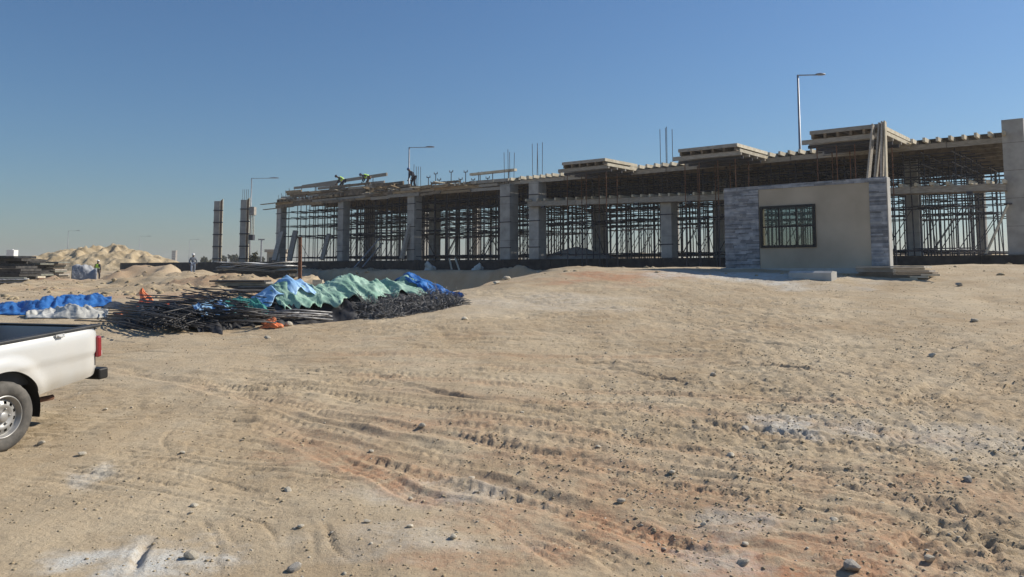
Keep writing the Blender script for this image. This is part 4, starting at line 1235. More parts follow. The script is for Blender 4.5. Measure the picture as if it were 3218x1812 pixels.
def tarp(name, mat, u0, u1, c0, c1, lift, seed, label, wr=.06, nu=90, nv=46, ragged=.10, cat='tarpaulin'):
    P = []
    for i in range(nu):
        u = u0 + (u1 - u0) * i / (nu - 1)
        ca = c0 + ragged * float(gnoise(np.array(u * .03), np.array(1.7), seed + 20)) * 1.6
        cb = c1 + ragged * float(gnoise(np.array(u * .03), np.array(5.7), seed + 21))
        row = []
        for j in range(nv):
            c = ca + (cb - ca) * j / (nv - 1)
            uu = u + (8 * float(gnoise(np.array(c * 2.5), np.array(u0 * .1), seed + 30)) if i in (0, nu - 1) else 0)
            row.append(heap_pt(uu, c, lift, seed, wr))
        P.append(row)
    mb = MB(); mb.grid(P)
    o = mb.build(name, mat, origin=P[nu // 2][nv // 2])
    m = o.modifiers.new('thickness', 'SOLIDIFY'); m.thickness = .006
    return tag(o, label, cat)
def tarp_mat(name, a_, b_, rough=.45):
    m = material(name, a_, b_, 2.2, rough, .006, 26, spec=.4, coords='World', detail=8)
    N, L = m.node_tree.nodes, m.node_tree.links
    g = N.new('ShaderNodeNewGeometry'); nz = N.new('ShaderNodeTexNoise'); nz.inputs['Scale'].default_value = 2.5
    ad = N.new('ShaderNodeVectorMath'); ad.operation = 'MULTIPLY_ADD'; ad.inputs[1].default_value = (.35, .35, .35)
    L.new(g.outputs['Position'], nz.inputs['Vector']); L.new(nz.outputs['Color'], ad.inputs[0]); L.new(g.outputs['Position'], ad.inputs[2])
    vo = N.new('ShaderNodeTexVoronoi'); vo.feature = 'DISTANCE_TO_EDGE'; vo.inputs['Scale'].default_value = 3.4
    L.new(ad.outputs[0], vo.inputs['Vector'])
    b2 = N.new('ShaderNodeBump'); b2.inputs['Distance'].default_value = .06; b2.inputs['Strength'].default_value = .8
    old = m.node_tree.nodes['Principled BSDF'].inputs['Normal'].links[0].from_node
    L.new(vo.outputs['Distance'], b2.inputs['Height']); L.new(b2.outputs[0], old.inputs['Normal'])
    return m
M_GREEN = tarp_mat('green_tarp', (0.19, 0.34, 0.265), (0.33, 0.48, 0.39), .6)
M_TEAL = tarp_mat('teal_tarp', (0.04, 0.20, 0.17), (0.09, 0.30, 0.26), .5)
M_LBLUE = tarp_mat('light_blue_tarp', (0.22, 0.42, 0.68), (0.36, 0.55, 0.76), .45)
M_BLUE = tarp_mat('blue_tarp', (0.015, 0.09, 0.32), (0.05, 0.20, 0.52), .38)
M_SHEET = tarp_mat('white_plastic_sheet', (0.42, 0.42, 0.38), (0.66, 0.66, 0.62), .5)
M_GREYSH = tarp_mat('grey_sheet', (0.26, 0.27, 0.28), (0.36, 0.37, 0.38), .6)
M_ORANGE = material('orange_netting', (0.80, 0.20, 0.07), (0.90, 0.34, 0.16), 8, .6, .01, 60, coords='World')
M_BLACK = material('black_plastic', (0.014, 0.014, 0.016), (0.05, 0.05, 0.052), 6, .5, coords='World')
M_ROD = material('dark_steel_rod', (0.03, 0.03, 0.032), (0.10, 0.095, 0.09), 14, .5, metal=.3, coords='World')
M_WIRE = material('grey_binding_wire', (0.13, 0.13, 0.135), (0.34, 0.34, 0.34), 10, .5, metal=.3, coords='World')
# dark core
P = []
for i in range(110):
    u = 556 + (1378 - 556) * i / 109
    P.append([heap_pt(u, -1.05 + 2.1 * j / 35, -.07, 900, .10) for j in range(36)])
mb = MB(); mb.grid(P)
tag(mb.build('covered_heap', M_BLACK, origin=P[55][18]), 'long dark heap of site debris lying under the green and blue tarpaulins', 'heap')
tarp('light_blue_tarpaulin', M_LBLUE, 800, 962, -.40, .9, .085, 310, 'light blue tarpaulin peaked at the left end of the green one', .05)
tarp('green_tarpaulin', M_GREEN, 835, 1278, -.72, .95, .05, 320, 'big pale green tarpaulin draped over the long heap', .09, 130, 50, .16)
tarp('blue_tarpaulin', M_BLUE, 1262, 1376, -.85, .9, .045, 330, 'crumpled blue tarpaulin at the right end of the green one', .12, 60, 40)
tarp('teal_tarpaulin', M_TEAL, 690, 800, -.75, .3, .03, 340, 'small dark teal tarpaulin left of the light blue peak', .10, 50, 30)
tarp('pale_sheet', M_LBLUE, 596, 720, -.6, .6, .02, 350, 'pale blue and white sheet at the left foot of the covered heap', .07, 50, 30)
tarp('white_sheet', M_SHEET, 640, 790, .0, .8, .045, 355, 'white plastic sheet behind the teal tarpaulin', .07, 50, 30)

# draped sheets lying on the ground
def ground_sheet(name, mat, pts_u, pts_top, pts_bot, Y0, Y1, label, seed, wr=.05, cat='tarpaulin', nu=80, nv=30):
    """sheet over a low hump: near edge seen at pts_bot, crest at pts_top"""
    P = []
    for i in range(nu):
        u = pts_u[0] + (pts_u[-1] - pts_u[0]) * i / (nu - 1)
        vt, vb = np.interp(u, pts_u, pts_top), np.interp(u, pts_u, pts_bot)
        g = gpt(u, vb)
        near = Vector((g[0], g[1], ground_at(*g)))
        depth = Y1 - Y0
        crest = at(u, vt, near.y + depth * .55)
        row = []
        for j in range(nv):
            f = j / (nv - 1)
            x = near.x + (crest.x - near.x) * f / .55; y = near.y + depth * f
            gz = ground_at(x, y)
            hgt = max(.03, crest.z - ground_at(crest.x, crest.y))
            k = math.sin(math.pi * min(1, max(0, f))) ** .8
            n1 = float(fbm(np.array(u * .014), np.array(f * 1.6), 3, seed))
            n2 = 1 - 2 * abs(float(fbm(np.array(u * .016 + f * 1.2), np.array(f * 1.4 - u * .006), 3, seed + 4)))
            row.append(Vector((x, y, gz + .02 + hgt * k * (.82 + .3 * n1) + wr * n2 * k)))
        P.append(row)
    mb = MB(); mb.grid(P)
    o = mb.build(name, mat, origin=P[nu // 2][nv // 2])
    m = o.modifiers.new('thickness', 'SOLIDIFY'); m.thickness = .006
    return tag(o, label, cat)
ground_sheet('blue_tarpaulin', M_BLUE, [-140, 0, 60, 150, 220, 260, 300, 350], [978, 964, 962, 944, 934, 938, 930, 956], [1000, 990, 992, 990, 975, 967, 964, 964], 16, 19.0, 'long blue tarpaulin on the ground behind the pickup', 410, .12, nu=110)
ground_sheet('plastic_sheet', M_SHEET, [80, 130, 190, 240, 290, 340], [1000, 985, 970, 958, 972, 985], [1006, 1006, 1006, 1006, 1004, 1000], 15.4, 17.0, 'crumpled white plastic sheet between the pickup and the blue tarpaulin', 420, .10)
ground_sheet('white_sack', M_SHEET, [1030, 1055, 1085, 1108], [985, 968, 968, 985], [994, 996, 994, 990], 17, 17.8, 'white plastic sack in front of the covered heap', 430, .04, 'sack', 40, 20)
def net_pile(u, vt, vb, wpx, label, seed, lean=0.0):
    g = gpt(u, vb); gz = ground_at(*g)
    top = at(u, vt, g[1] + .15)
    H, Wd = top.z - gz, wpx / FPX * g[1] / 2
    P = []
    for i in range(48):
        a_ = 2 * math.pi * i / 48
        row = []
        for j in range(22):
            f = j / 21
            r_ = Wd * (1 - f) ** .68 * (1 + .45 * float(gnoise(np.array(math.cos(a_) * 2.3 + 9), np.array(math.sin(a_) * 2.3 + f * 1.5), seed)))
            row.append(Vector((g[0] + math.cos(a_) * r_ + lean * f * f + .05 * math.sin(9 * f + seed), g[1] + math.sin(a_) * r_ * .8, gz - .01 + H * f + .03 * float(gnoise(np.array(a_ * 3), np.array(f * 6), seed + 1)))))
        P.append(row)
    mb = MB(); mb.grid(P, closed_u=True)
    tag(mb.build('orange_netting', M_ORANGE, origin=(g[0], g[1], gz)), label, 'netting', 'crumpled orange safety netting')
net_pile(455, 903, 980, 56, 'tall crumpled orange safety netting left of the black rods', 3, -.05)
net_pile(418, 962, 985, 100, 'low flat orange netting at the foot of the tall one', 4)
net_pile(525, 946, 972, 46, 'small crumpled orange netting right of the tall one', 5)
net_pile(852, 995, 1028, 62, 'reddish orange netting before the middle of the covered heap', 6)
net_pile(1388, 918, 926, 14, 'tiny red scrap of netting right of the blue tarpaulin', 7)

# ------------------------------------------------------------------ bundles of black rods
def rod_bundle(u0, v0, u1, v1, n, r_, spread, lift, label, seed, mat=M_ROD):
    rr = random.Random(seed)
    g0, g1 = gpt(u0, v0), gpt(u1, v1)
    a_ = Vector((g0[0], g0[1], ground_at(*g0))); b_ = Vector((g1[0], g1[1], ground_at(*g1)))
    t = thing('rod_bundle', (a_ + b_) / 2, label, 'rods', 'bundles of dark rods before the covered heap')
    for k in range(n):
        ox, oz = rr.gauss(0, spread), abs(rr.gauss(0, spread * .5)) + lift
        d = (b_ - a_); nn = Vector((-d.y, d.x, 0)).normalized()
        p = a_ + nn * ox + Vector((rr.uniform(-.16, .16), rr.uniform(-.12, .12), oz + .01))
        q = b_ + nn * (ox * 1.25 + rr.gauss(0, spread * .3)) + Vector((rr.uniform(-.3, .3), rr.uniform(-.2, .2), oz * rr.uniform(.6, 1.3) + .01))
        mid = p.lerp(q, .5) + Vector((0, 0, rr.uniform(.0, .10) - .03 + spread * .15))
        mb = MB(); mb.tube([p, mid, q], r_, 5); mb.build('rod', mat, t, origin=p)
rod_bundle(372, 1012, 600, 1046, 42, .013, .30, .05, 'fanned bundle of black rods nearest the pickup', 1)
rod_bundle(430, 990, 690, 1030, 36, .014, .30, .16, 'thick pile of black rods behind the fanned bundle', 2)
rod_bundle(520, 1048, 660, 1000, 26, .016, .18, .08, 'short bundle of dark rods lying crosswise in front', 3)
rod_bundle(640, 1000, 830, 1012, 36, .013, .26, .22, 'bundle of dark rods below the teal tarpaulin', 4)
rod_bundle(650, 1030, 850, 1022, 30, .013, .20, .10, 'bundle of dark rods left of the reddish netting', 5)
rod_bundle(600, 975, 760, 992, 26, .013, .25, .28, 'upper bundle of dark rods left of the teal tarpaulin', 6)
rod_bundle(800, 1018, 1010, 1002, 26, .02, .16, .06, 'bundle of thicker grey bars right of the reddish netting', 7, M_WIRE)
rod_bundle(880, 985, 1060, 985, 22, .016, .2, .2, 'bundle of dark bars below the green tarpaulin', 8)
# black sheeting below the rods
def low_pad(u0, u1, vb0, vb1, dpt, h, seed, label, mat, name='black_sheeting'):
    P = []
    for i in range(60):
        f = i / 59; u = u0 + (u1 - u0) * f
        g = gpt(u, vb0 + (vb1 - vb0) * f + 6 * math.sin(f * 7 + seed))
        row = []
        for j in range(20):
            k = j / 19
            y = g[1] + dpt * k * (.8 + .4 * math.sin(f * math.pi))
            x = g[0] * y / g[1]
            hh = h * math.sin(math.pi * min(1, k * 1.02)) ** .6 * math.sin(math.pi * min(1, max(0, f))) ** .35
            row.append(Vector((x, y, ground_at(x, y) + .008 + max(0, hh * (.85 + .45 * float(fbm(np.array(u * .03), np.array(k * 3), 4, seed)))))))
        P.append(row)
    mb = MB(); mb.grid(P)
    tag(mb.build(name, mat, origin=P[30][5]), label, 'sheeting')
low_pad(366, 700, 1022, 1042, 1.9, .34, 51, 'black plastic sheeting under the fanned rods', M_BLACK)
low_pad(690, 1000, 1032, 1000, 1.6, .3, 52, 'black plastic sheeting under the rods before the green tarpaulin', M_BLACK)
low_pad(320, 440, 975, 975, 1.6, .08, 53, 'dark scraps of sheeting between the blue tarpaulin and the netting', M_BLACK)
# tangled wire
mb = MB(); rr = random.Random(77)
for k in range(2600):
    hp = heap_pt(rr.uniform(1060, 1335), rr.uniform(-1.25, -.76), rr.uniform(-.02, .07), 900, .06)
    x, y, z = hp
    d = Vector((rr.gauss(0, 1), rr.gauss(0, .7), rr.gauss(0, .6))).normalized() * rr.uniform(.08, .28)
    e_ = Vector((rr.gauss(0, 1), rr.gauss(0, .7), rr.gauss(0, .6))).normalized() * rr.uniform(.05, .2)
    p = Vector((x, y, z + .01))
    q1, q2 = p + d, p + d + e_
    for w_ in (q1, q2): w_.z = max(w_.z, ground_at(w_.x, w_.y) + .012)
    mb.tube([p, q1, q2], .006, 3, cap=False)
tag(mb.build('wire_tangle', M_WIRE), 'tangle of grey binding wire before the green tarpaulin', kind='stuff')
# ------------------------------------------------------------------ white pickup (left edge of the photo)
wheel_c = Vector((-5.07, 8.15, 0)); 
TF = Vector((-.27, -.963, 0)).normalized()               # the way it faces: towards the camera and a little left
_gz0 = ground_at(wheel_c.x, wheel_c.y); fr_ = wheel_c + TF * 3.0
_gz1 = ground_at(fr_.x, fr_.y)
X_ = Vector((TF.x * 3.0, TF.y * 3.0, _gz1 - _gz0)).normalized()
Y_ = Vector((-X_.y, X_.x, 0)).normalized()               # the vehicle's left, the side we see
Z_ = X_.cross(Y_)
# local frame: x forward from the rear axle, y to the visible side (outer tyre face at 0), z up
TM = Matrix.Translation((wheel_c.x, wheel_c.y, _gz0 - .012)) @ frame3(X_, Y_, Z_)
M_PAINT = material('white_car_paint', (0.50, 0.51, 0.50), (0.56, 0.56, 0.54), 1.2, .32, spec=.5, coat=.6)
M_PAINT.node_tree.nodes['Principled BSDF'].inputs['Coat Roughness'].default_value = .08
# dust film on the lower flanks
_N, _L = M_PAINT.node_tree.nodes, M_PAINT.node_tree.links
_tc = _N.new('ShaderNodeTexCoord'); _sx = _N.new('ShaderNodeSeparateXYZ'); _L.new(_tc.outputs['Object'], _sx.inputs[0])
_mr = _N.new('ShaderNodeMapRange'); _mr.inputs['From Min'].default_value = .95; _mr.inputs['From Max'].default_value = .38; _L.new(_sx.outputs['Z'], _mr.inputs['Value'])
_nz = _N.new('ShaderNodeTexNoise'); _nz.inputs['Scale'].default_value = 5; _nz.inputs['Detail'].default_value = 6; _L.new(_tc.outputs['Object'], _nz.inputs['Vector'])
_mm = _N.new('ShaderNodeMath'); _mm.operation = 'MULTIPLY'; _L.new(_mr.outputs[0], _mm.inputs[0]); _L.new(_nz.outputs[0], _mm.inputs[1])
_mx = _N.new('ShaderNodeMix'); _mx.data_type = 'RGBA'; _L.new(_mm.outputs[0], _mx.inputs[0])
_bc = _N['Principled BSDF'].inputs['Base Color']; _src = _bc.links[0].from_socket
_L.new(_src, _mx.inputs[6]); _mx.inputs[7].default_value = (.42, .36, .26, 1); _L.new(_mx.outputs[2], _bc)
M_RUBBER = material('dusty_tyre_rubber', (0.06, 0.058, 0.054), (0.14, 0.13, 0.115), 7, .85, .003, 60)
M_RIM = material('painted_steel_rim', (0.26, 0.255, 0.24), (0.38, 0.375, 0.36), 6, .45, metal=.5)
M_LINER = material('black_bed_liner', (0.02, 0.022, 0.024), (0.05, 0.052, 0.055), 4, .55)
M_TRIM = material('black_trim', (0.018, 0.018, 0.018), None, rough=.5)
M_RED = material('red_tail_lamp', (0.26, 0.01, 0.018), None, rough=.25, spec=.6, coat=.5)
M_CARGLASS = material('dark_car_glass', (0.02, 0.025, 0.028), None, rough=.06, spec=.6)
truck = link('pickup_truck', None, TM)
tag(truck, 'dusty white pickup truck with open bed, its rear half at the left edge', 'pickup truck')
def tpart(mb, name, mat, parent=truck, bevel=0.0):
    o = link(name, mb.mesh(name, mat), TM.copy(), parent)
    if bevel:
        b_ = o.modifiers.new('bevel', 'BEVEL'); b_.width = bevel; b_.segments = 2; b_.limit_method = 'ANGLE'
    return o
WR = .352                                                # tyre radius
BW = 1.70                                                # body width
REAR, BEDF = -1.33, 1.05                                 # bed end, bed front
ZTOP, ZSILL = 1.075, .47
AR = .47                                                 # wheel arch radius
def side_skin(ysgn, yout):
    """outer bed side with a cut wheel arch; z runs from the arch or sill up to the rail"""
    xs_ = list(np.linspace(REAR + .03, -AR, 16)) + [AR * -math.cos(a_) for a_ in np.linspace(0, math.pi, 33)][1:-1] + list(np.linspace(AR, BEDF, 10))
    P = []
    for x in xs_:
        zb = ZSILL + (.055 * (-(x + .55) / .75) if x < -.55 else 0)
        inside = abs(x) < AR
        if inside: zb = max(zb, WR + math.sqrt(max(0, AR * AR - x * x)) * .96)
        row = []
        for k in range(17):
            f = k / 16
            z = zb + (ZTOP - zb) * f
            yo = 0.0
            if z > .98: yo -= .035 * ((z - .98) / .1) ** 1.5            # roll in at the rail
            if z < .80: yo -= .020 * sstep(.80, .76, z)                 # crease line
            if z < .62: yo -= .05 * ((.62 - z) / .15) ** 1.6
            rdist = math.hypot(x, z - WR)
            yo += .035 * float(sstep(AR + .16, AR + .02, rdist)) if rdist < AR + .16 else 0
            if x < REAR + .22: yo -= .10 * ((REAR + .22 - x) / .22) ** 2  # round the rear corner
            row.append((x, ysgn * (yout + yo), z))
        P.append(row)
    return P
for sg, yout, nm in ((1, -.03, 'bed_side'), (-1, BW - .03, 'bed_side')):
    mb = MB(); mb.grid(side_skin(sg, yout if sg == 1 else yout))
    if sg == -1: mb.v = [(a_, b_, c_) for a_, b_, c_ in mb.v]
    tpart(mb, nm, M_PAINT)
# wheel house (dark arch lining), both sides
for y0, y1 in ((-.05, -.42), (-BW + .08, -BW + .42)):
    mb = MB(); P = []
    for a_ in np.linspace(-.25, math.pi + .25, 26):
        P.append([(AR * 1.0 * -math.cos(a_), y, WR + AR * .97 * math.sin(a_)) for y in (y0, y1)])
    mb.grid(P)
    mb.add([(p[1][0], p[1][1], p[1][2]) for p in P], [tuple(range(26))])
    tpart(mb, 'wheel_arch', M_TRIM)
# bed floor, inner walls, head board and tailgate
mb = MB(); mb.abox(REAR + .06, BEDF, -BW + .12, -.12, .60, .63); tpart(mb, 'bed_floor', M_LINER)
for i in range(7):
    mb = MB(); y = -BW + .28 + i * .19; mb.abox(REAR + .1, BEDF - .05, y, y + .07, .631, .645); tpart(mb, 'bed_rib', M_LINER)
for y0, y1 in ((-.135, -.10), (-BW + .10, -BW + .135)):
    mb = MB(); mb.abox(REAR + .05, BEDF, y0, y1, .63, 1.07); tpart(mb, 'liner_wall', M_LINER)
mb = MB(); mb.abox(BEDF - .03, BEDF, -BW + .1, -.1, .60, 1.10); tpart(mb, 'head_board', M_PAINT, bevel=.01)
mb = MB(); mb.abox(REAR - .01, REAR + .05, -BW + .15, -.15, .58, 1.065); tg = tpart(mb, 'tailgate', M_PAINT, bevel=.012)
mb = MB(); mb.abox(REAR - .03, REAR - .012, -BW / 2 - .1, -BW / 2 + .1, .86, .92); tpart(mb, 'handle', M_TRIM, tg)
mb = MB(); mb.abox(REAR - .02, REAR + .055, -BW + .14, -.14, 1.067, 1.085); tpart(mb, 'gate_cap', M_TRIM, tg)
# rail caps along the top of the sides
for y0, y1 in ((-.15, -.045), (-BW + .045, -BW + .15)):
    mb = MB(); mb.abox(REAR + .02, BEDF, y0, y1, 1.071, 1.105); tpart(mb, 'rail_cap', M_LINER, bevel=.01)
for x in (-.72, .10, .8):
    mb = MB(); mb.tube([(x - .04, -.035, 1.065), (x - .035, -.012, 1.05), (x + .035, -.012, 1.05), (x + .04, -.035, 1.065)], .009, 6)
    mb.abox(x - .06, x + .06, -.042, -.028, 1.045, 1.075); tpart(mb, 'rope_hook', M_PAINT)
# tail lamps
for sg in (0, 1):
    ya, yb = ((-.175, -.062), (-BW + .062, -BW + .175))[sg]
    mb = MB(); mb.abox(REAR - .014, REAR + .055, ya, yb, .72, .965); tl = tpart(mb, 'tail_lamp', M_RED, bevel=.02)
    mb = MB(); mb.abox(REAR - .02, REAR - .0145, ya + .01, yb - .01, .74, .79); tpart(mb, 'lamp_lens', M_WHITE, tl)
# rear bumper, tow bar, chassis, exhaust
mb = MB(); mb.abox(REAR - .17, REAR - .03, -BW + .12, -.12, .44, .57); tpart(mb, 'rear_bumper', M_TRIM, bevel=.02)
for y in (-.55, -BW + .55):
    mb = MB(); mb.abox(REAR - .05, 3.6, y - .04, y + .04, .40, .52); tpart(mb, 'chassis_rail', M_TRIM)
mb = MB(); mb.tube([(.4, -.35, .38), (-.5, -.32, .36), (-.85, -.28, .35)], .03, 8); tpart(mb, 'exhaust_pipe', M_RUST)
mb = MB(); mb.tube([(0, -.05, WR), (0, -BW + .05, WR)], .045, 8); tpart(mb, 'axle', M_TRIM)
# wheels
def wheel(x, side):
    """side 0: outer face at y=0 towards the viewer; side 1: far side"""
    yo = 0.0 if side == 0 else -BW
    sg = 1 if side == 0 else -1
    w_ = link('wheel', None, TM @ Matrix.Translation((x, yo, WR)), truck)
    prof = [(.205, -.03), (.215, -.012), (.245, .002), (.30, .004), (.332, -.010), (.348, -.035), (.352, -.075), (.352, -.15), (.348, -.19), (.33, -.215), (.28, -.225), (.21, -.205)]
    n = 48
    mb = MB(); P = []
    for k in range(n):
        a_ = 2 * math.pi * k / n
        row = []
        for r_, y in prof:
            rr_ = r_ - (.006 if (r_ > .345 and k % 2 == 0) else 0)
            row.append((x + rr_ * math.cos(a_), yo + sg * y, WR + rr_ * math.sin(a_)))
        P.append(row)
    mb.grid(P, closed_u=True)
    tpart(mb, 'tyre', M_RUBBER, w_)
    rim = [(.214, -.016), (.206, -.006), (.196, -.012), (.188, -.05), (.178, -.058)]
    mb = MB(); P = []
    for k in range(n):
        a_ = 2 * math.pi * k / n
        P.append([(x + r_ * math.cos(a_), yo + sg * y, WR + r_ * math.sin(a_)) for r_, y in rim])
    mb.grid(P, closed_u=True)
    rm = tpart(mb, 'rim', M_RIM, w_)
    # disc with ventilation openings: twelve spokes between an outer and an inner ring
    mb = MB(); nh = 12
    ring = [(.178, -.058), (.158, -.046)]; inn = [(.128, -.034), (.108, -.028), (.088, -.045), (.06, -.05), (.0, -.05)]
    for seq in (ring, inn):
        P = []
        for k in range(n):
            a_ = 2 * math.pi * k / n
            P.append([(x + r_ * math.cos(a_), yo + sg * y, WR + r_ * math.sin(a_)) for r_, y in seq])
        mb.grid(P, closed_u=True)
    for k in range(nh):
        a0, a1 = 2 * math.pi * (k - .27) / nh, 2 * math.pi * (k + .27) / nh
        mb.add([(x + r_ * math.cos(a_), yo + sg * y, WR + r_ * math.sin(a_)) for a_, (r_, y) in ((a0, ring[1]), (a1, ring[1]), (a1, inn[0]), (a0, inn[0]))], [(0, 1, 2, 3)])
    tpart(mb, 'disc', M_RIM, w_)
    mb = MB(); mb.tube([(x, yo - sg * .11, WR), (x, yo - sg * .108, WR)], [.18, .18], 24); tpart(mb, 'brake_drum', M_TRIM, w_)
    mb = MB(); mb.tube([(x, yo - sg * .055, WR), (x, yo - sg * .02, WR), (x, yo - sg * .012, WR)], [.055, .052, .04], 20); tpart(mb, 'hub_cap', M_RIM, w_)
    for k in range(6):
        a_ = 2 * math.pi * k / 6
        c = (x + .082 * math.cos(a_), WR + .082 * math.sin(a_))
        mb = MB(); mb.tube([(c[0], yo - sg * .05, c[1]), (c[0], yo - sg * .028, c[1])], .011, 6); tpart(mb, 'wheel_nut', M_RIM, w_)
WB = 2.95
for x in (0, WB):
    for s2 in (0, 1): wheel(x, s2)
# cab and bonnet, outside the photo but part of the vehicle
sec = [(BEDF + .04, .50, 1.08, 1.08), (BEDF + .05, .46, 1.10, 1.62), (BEDF + .35, .45, 1.10, 1.74), (2.2, .45, 1.10, 1.74), (2.75, .45, 1.09, 1.20), (2.82, .45, 1.06, 1.08), (3.6, .48, 1.0, 1.02), (3.78, .52, .84, .90), (3.82, .55, .70, .72)]
P = []
for x, z0, zb, zt in sec:
    tum = .12 * max(0, (zt - 1.1) / .64)
    P.append([(x, -.03 - .04, z0), (x, -.02, .75), (x, -.03, zb), (x, -.05 - tum, zt - .03), (x, -.20 - tum, zt), (x, -BW + .20 + tum, zt), (x, -BW + .05 + tum, zt - .03), (x, -BW + .03, zb), (x, -BW + .02, .75), (x, -BW + .07, z0)])
mb = MB(); mb.grid(P)
mb.add(P[0], [tuple(range(10))]); mb.add(P[-1], [tuple(range(10))])
tpart(mb, 'cab', M_PAINT)
for y in (-.055, -BW + .055):
    mb = MB(); sg = 1 if y > -.5 else -1
    mb.add([(1.25, y + .03 * sg, 1.14), (2.6, y + .03 * sg, 1.14), (2.25, y - .085 * sg, 1.66), (1.32, y - .085 * sg, 1.66)], [(0, 1, 2, 3)]); tpart(mb, 'side_window', M_CARGLASS)
mb = MB(); mb.add([(2.79, -.14, 1.14), (2.79, -BW + .14, 1.14), (2.27, -BW + .27, 1.70), (2.27, -.27, 1.70)], [(0, 1, 2, 3)]); tpart(mb, 'windscreen', M_CARGLASS)
mb = MB(); mb.add([(BEDF + .03, -.2, 1.18), (BEDF + .03, -BW + .2, 1.18), (BEDF + .032, -BW + .25, 1.58), (BEDF + .032, -.25, 1.58)], [(0, 1, 2, 3)]); tpart(mb, 'rear_window', M_CARGLASS)
mb = MB(); mb.abox(3.78, 3.94, -BW + .05, -.05, .42, .66); tpart(mb, 'front_bumper', M_TRIM, bevel=.03)
# ------------------------------------------------------------------ site workers
M_SKIN = material('skin', (0.12, 0.07, 0.045), None, rough=.6)
M_VEST = material('lime_vest', (0.50, 0.88, 0.06), (0.60, 0.95, 0.12), 9, .7, coords='World')
M_TAPE = material('reflective_tape', (0.7, 0.7, 0.68), None, rough=.35)
M_NAVY = material('dark_workwear', (0.03, 0.035, 0.05), (0.06, 0.06, 0.075), 9, .9, coords='World')
M_GREYW = material('grey_workwear', (0.17, 0.19, 0.22), (0.25, 0.27, 0.30), 9, .9, coords='World')
M_DENIM = material('pale_denim', (0.28, 0.33, 0.42), (0.38, 0.43, 0.52), 9, .9, coords='World')
M_BROWNW = material('brown_trousers', (0.10, 0.075, 0.06), (0.17, 0.13, 0.10), 9, .9, coords='World')
M_BOOT = material('work_boot', (0.03, 0.022, 0.018), None, rough=.7)
def skin_obj(name, mat, V, E, RAD, parent, M, root=0):
    me = bpy.data.meshes.new(name)
    me.from_pydata([tuple(p) for p in V], E, [])
    me.materials.append(mat)
    o = link(name, me, M, parent)
    o.modifiers.new('skin', 'SKIN').use_smooth_shade = True
    for k, sv in enumerate(me.skin_vertices[0].data):
        sv.radius = (RAD[k], RAD[k])
        sv.use_root = (k == root)
    s2 = o.modifiers.new('smooth', 'SUBSURF'); s2.levels = 1; s2.render_levels = 2
    return o
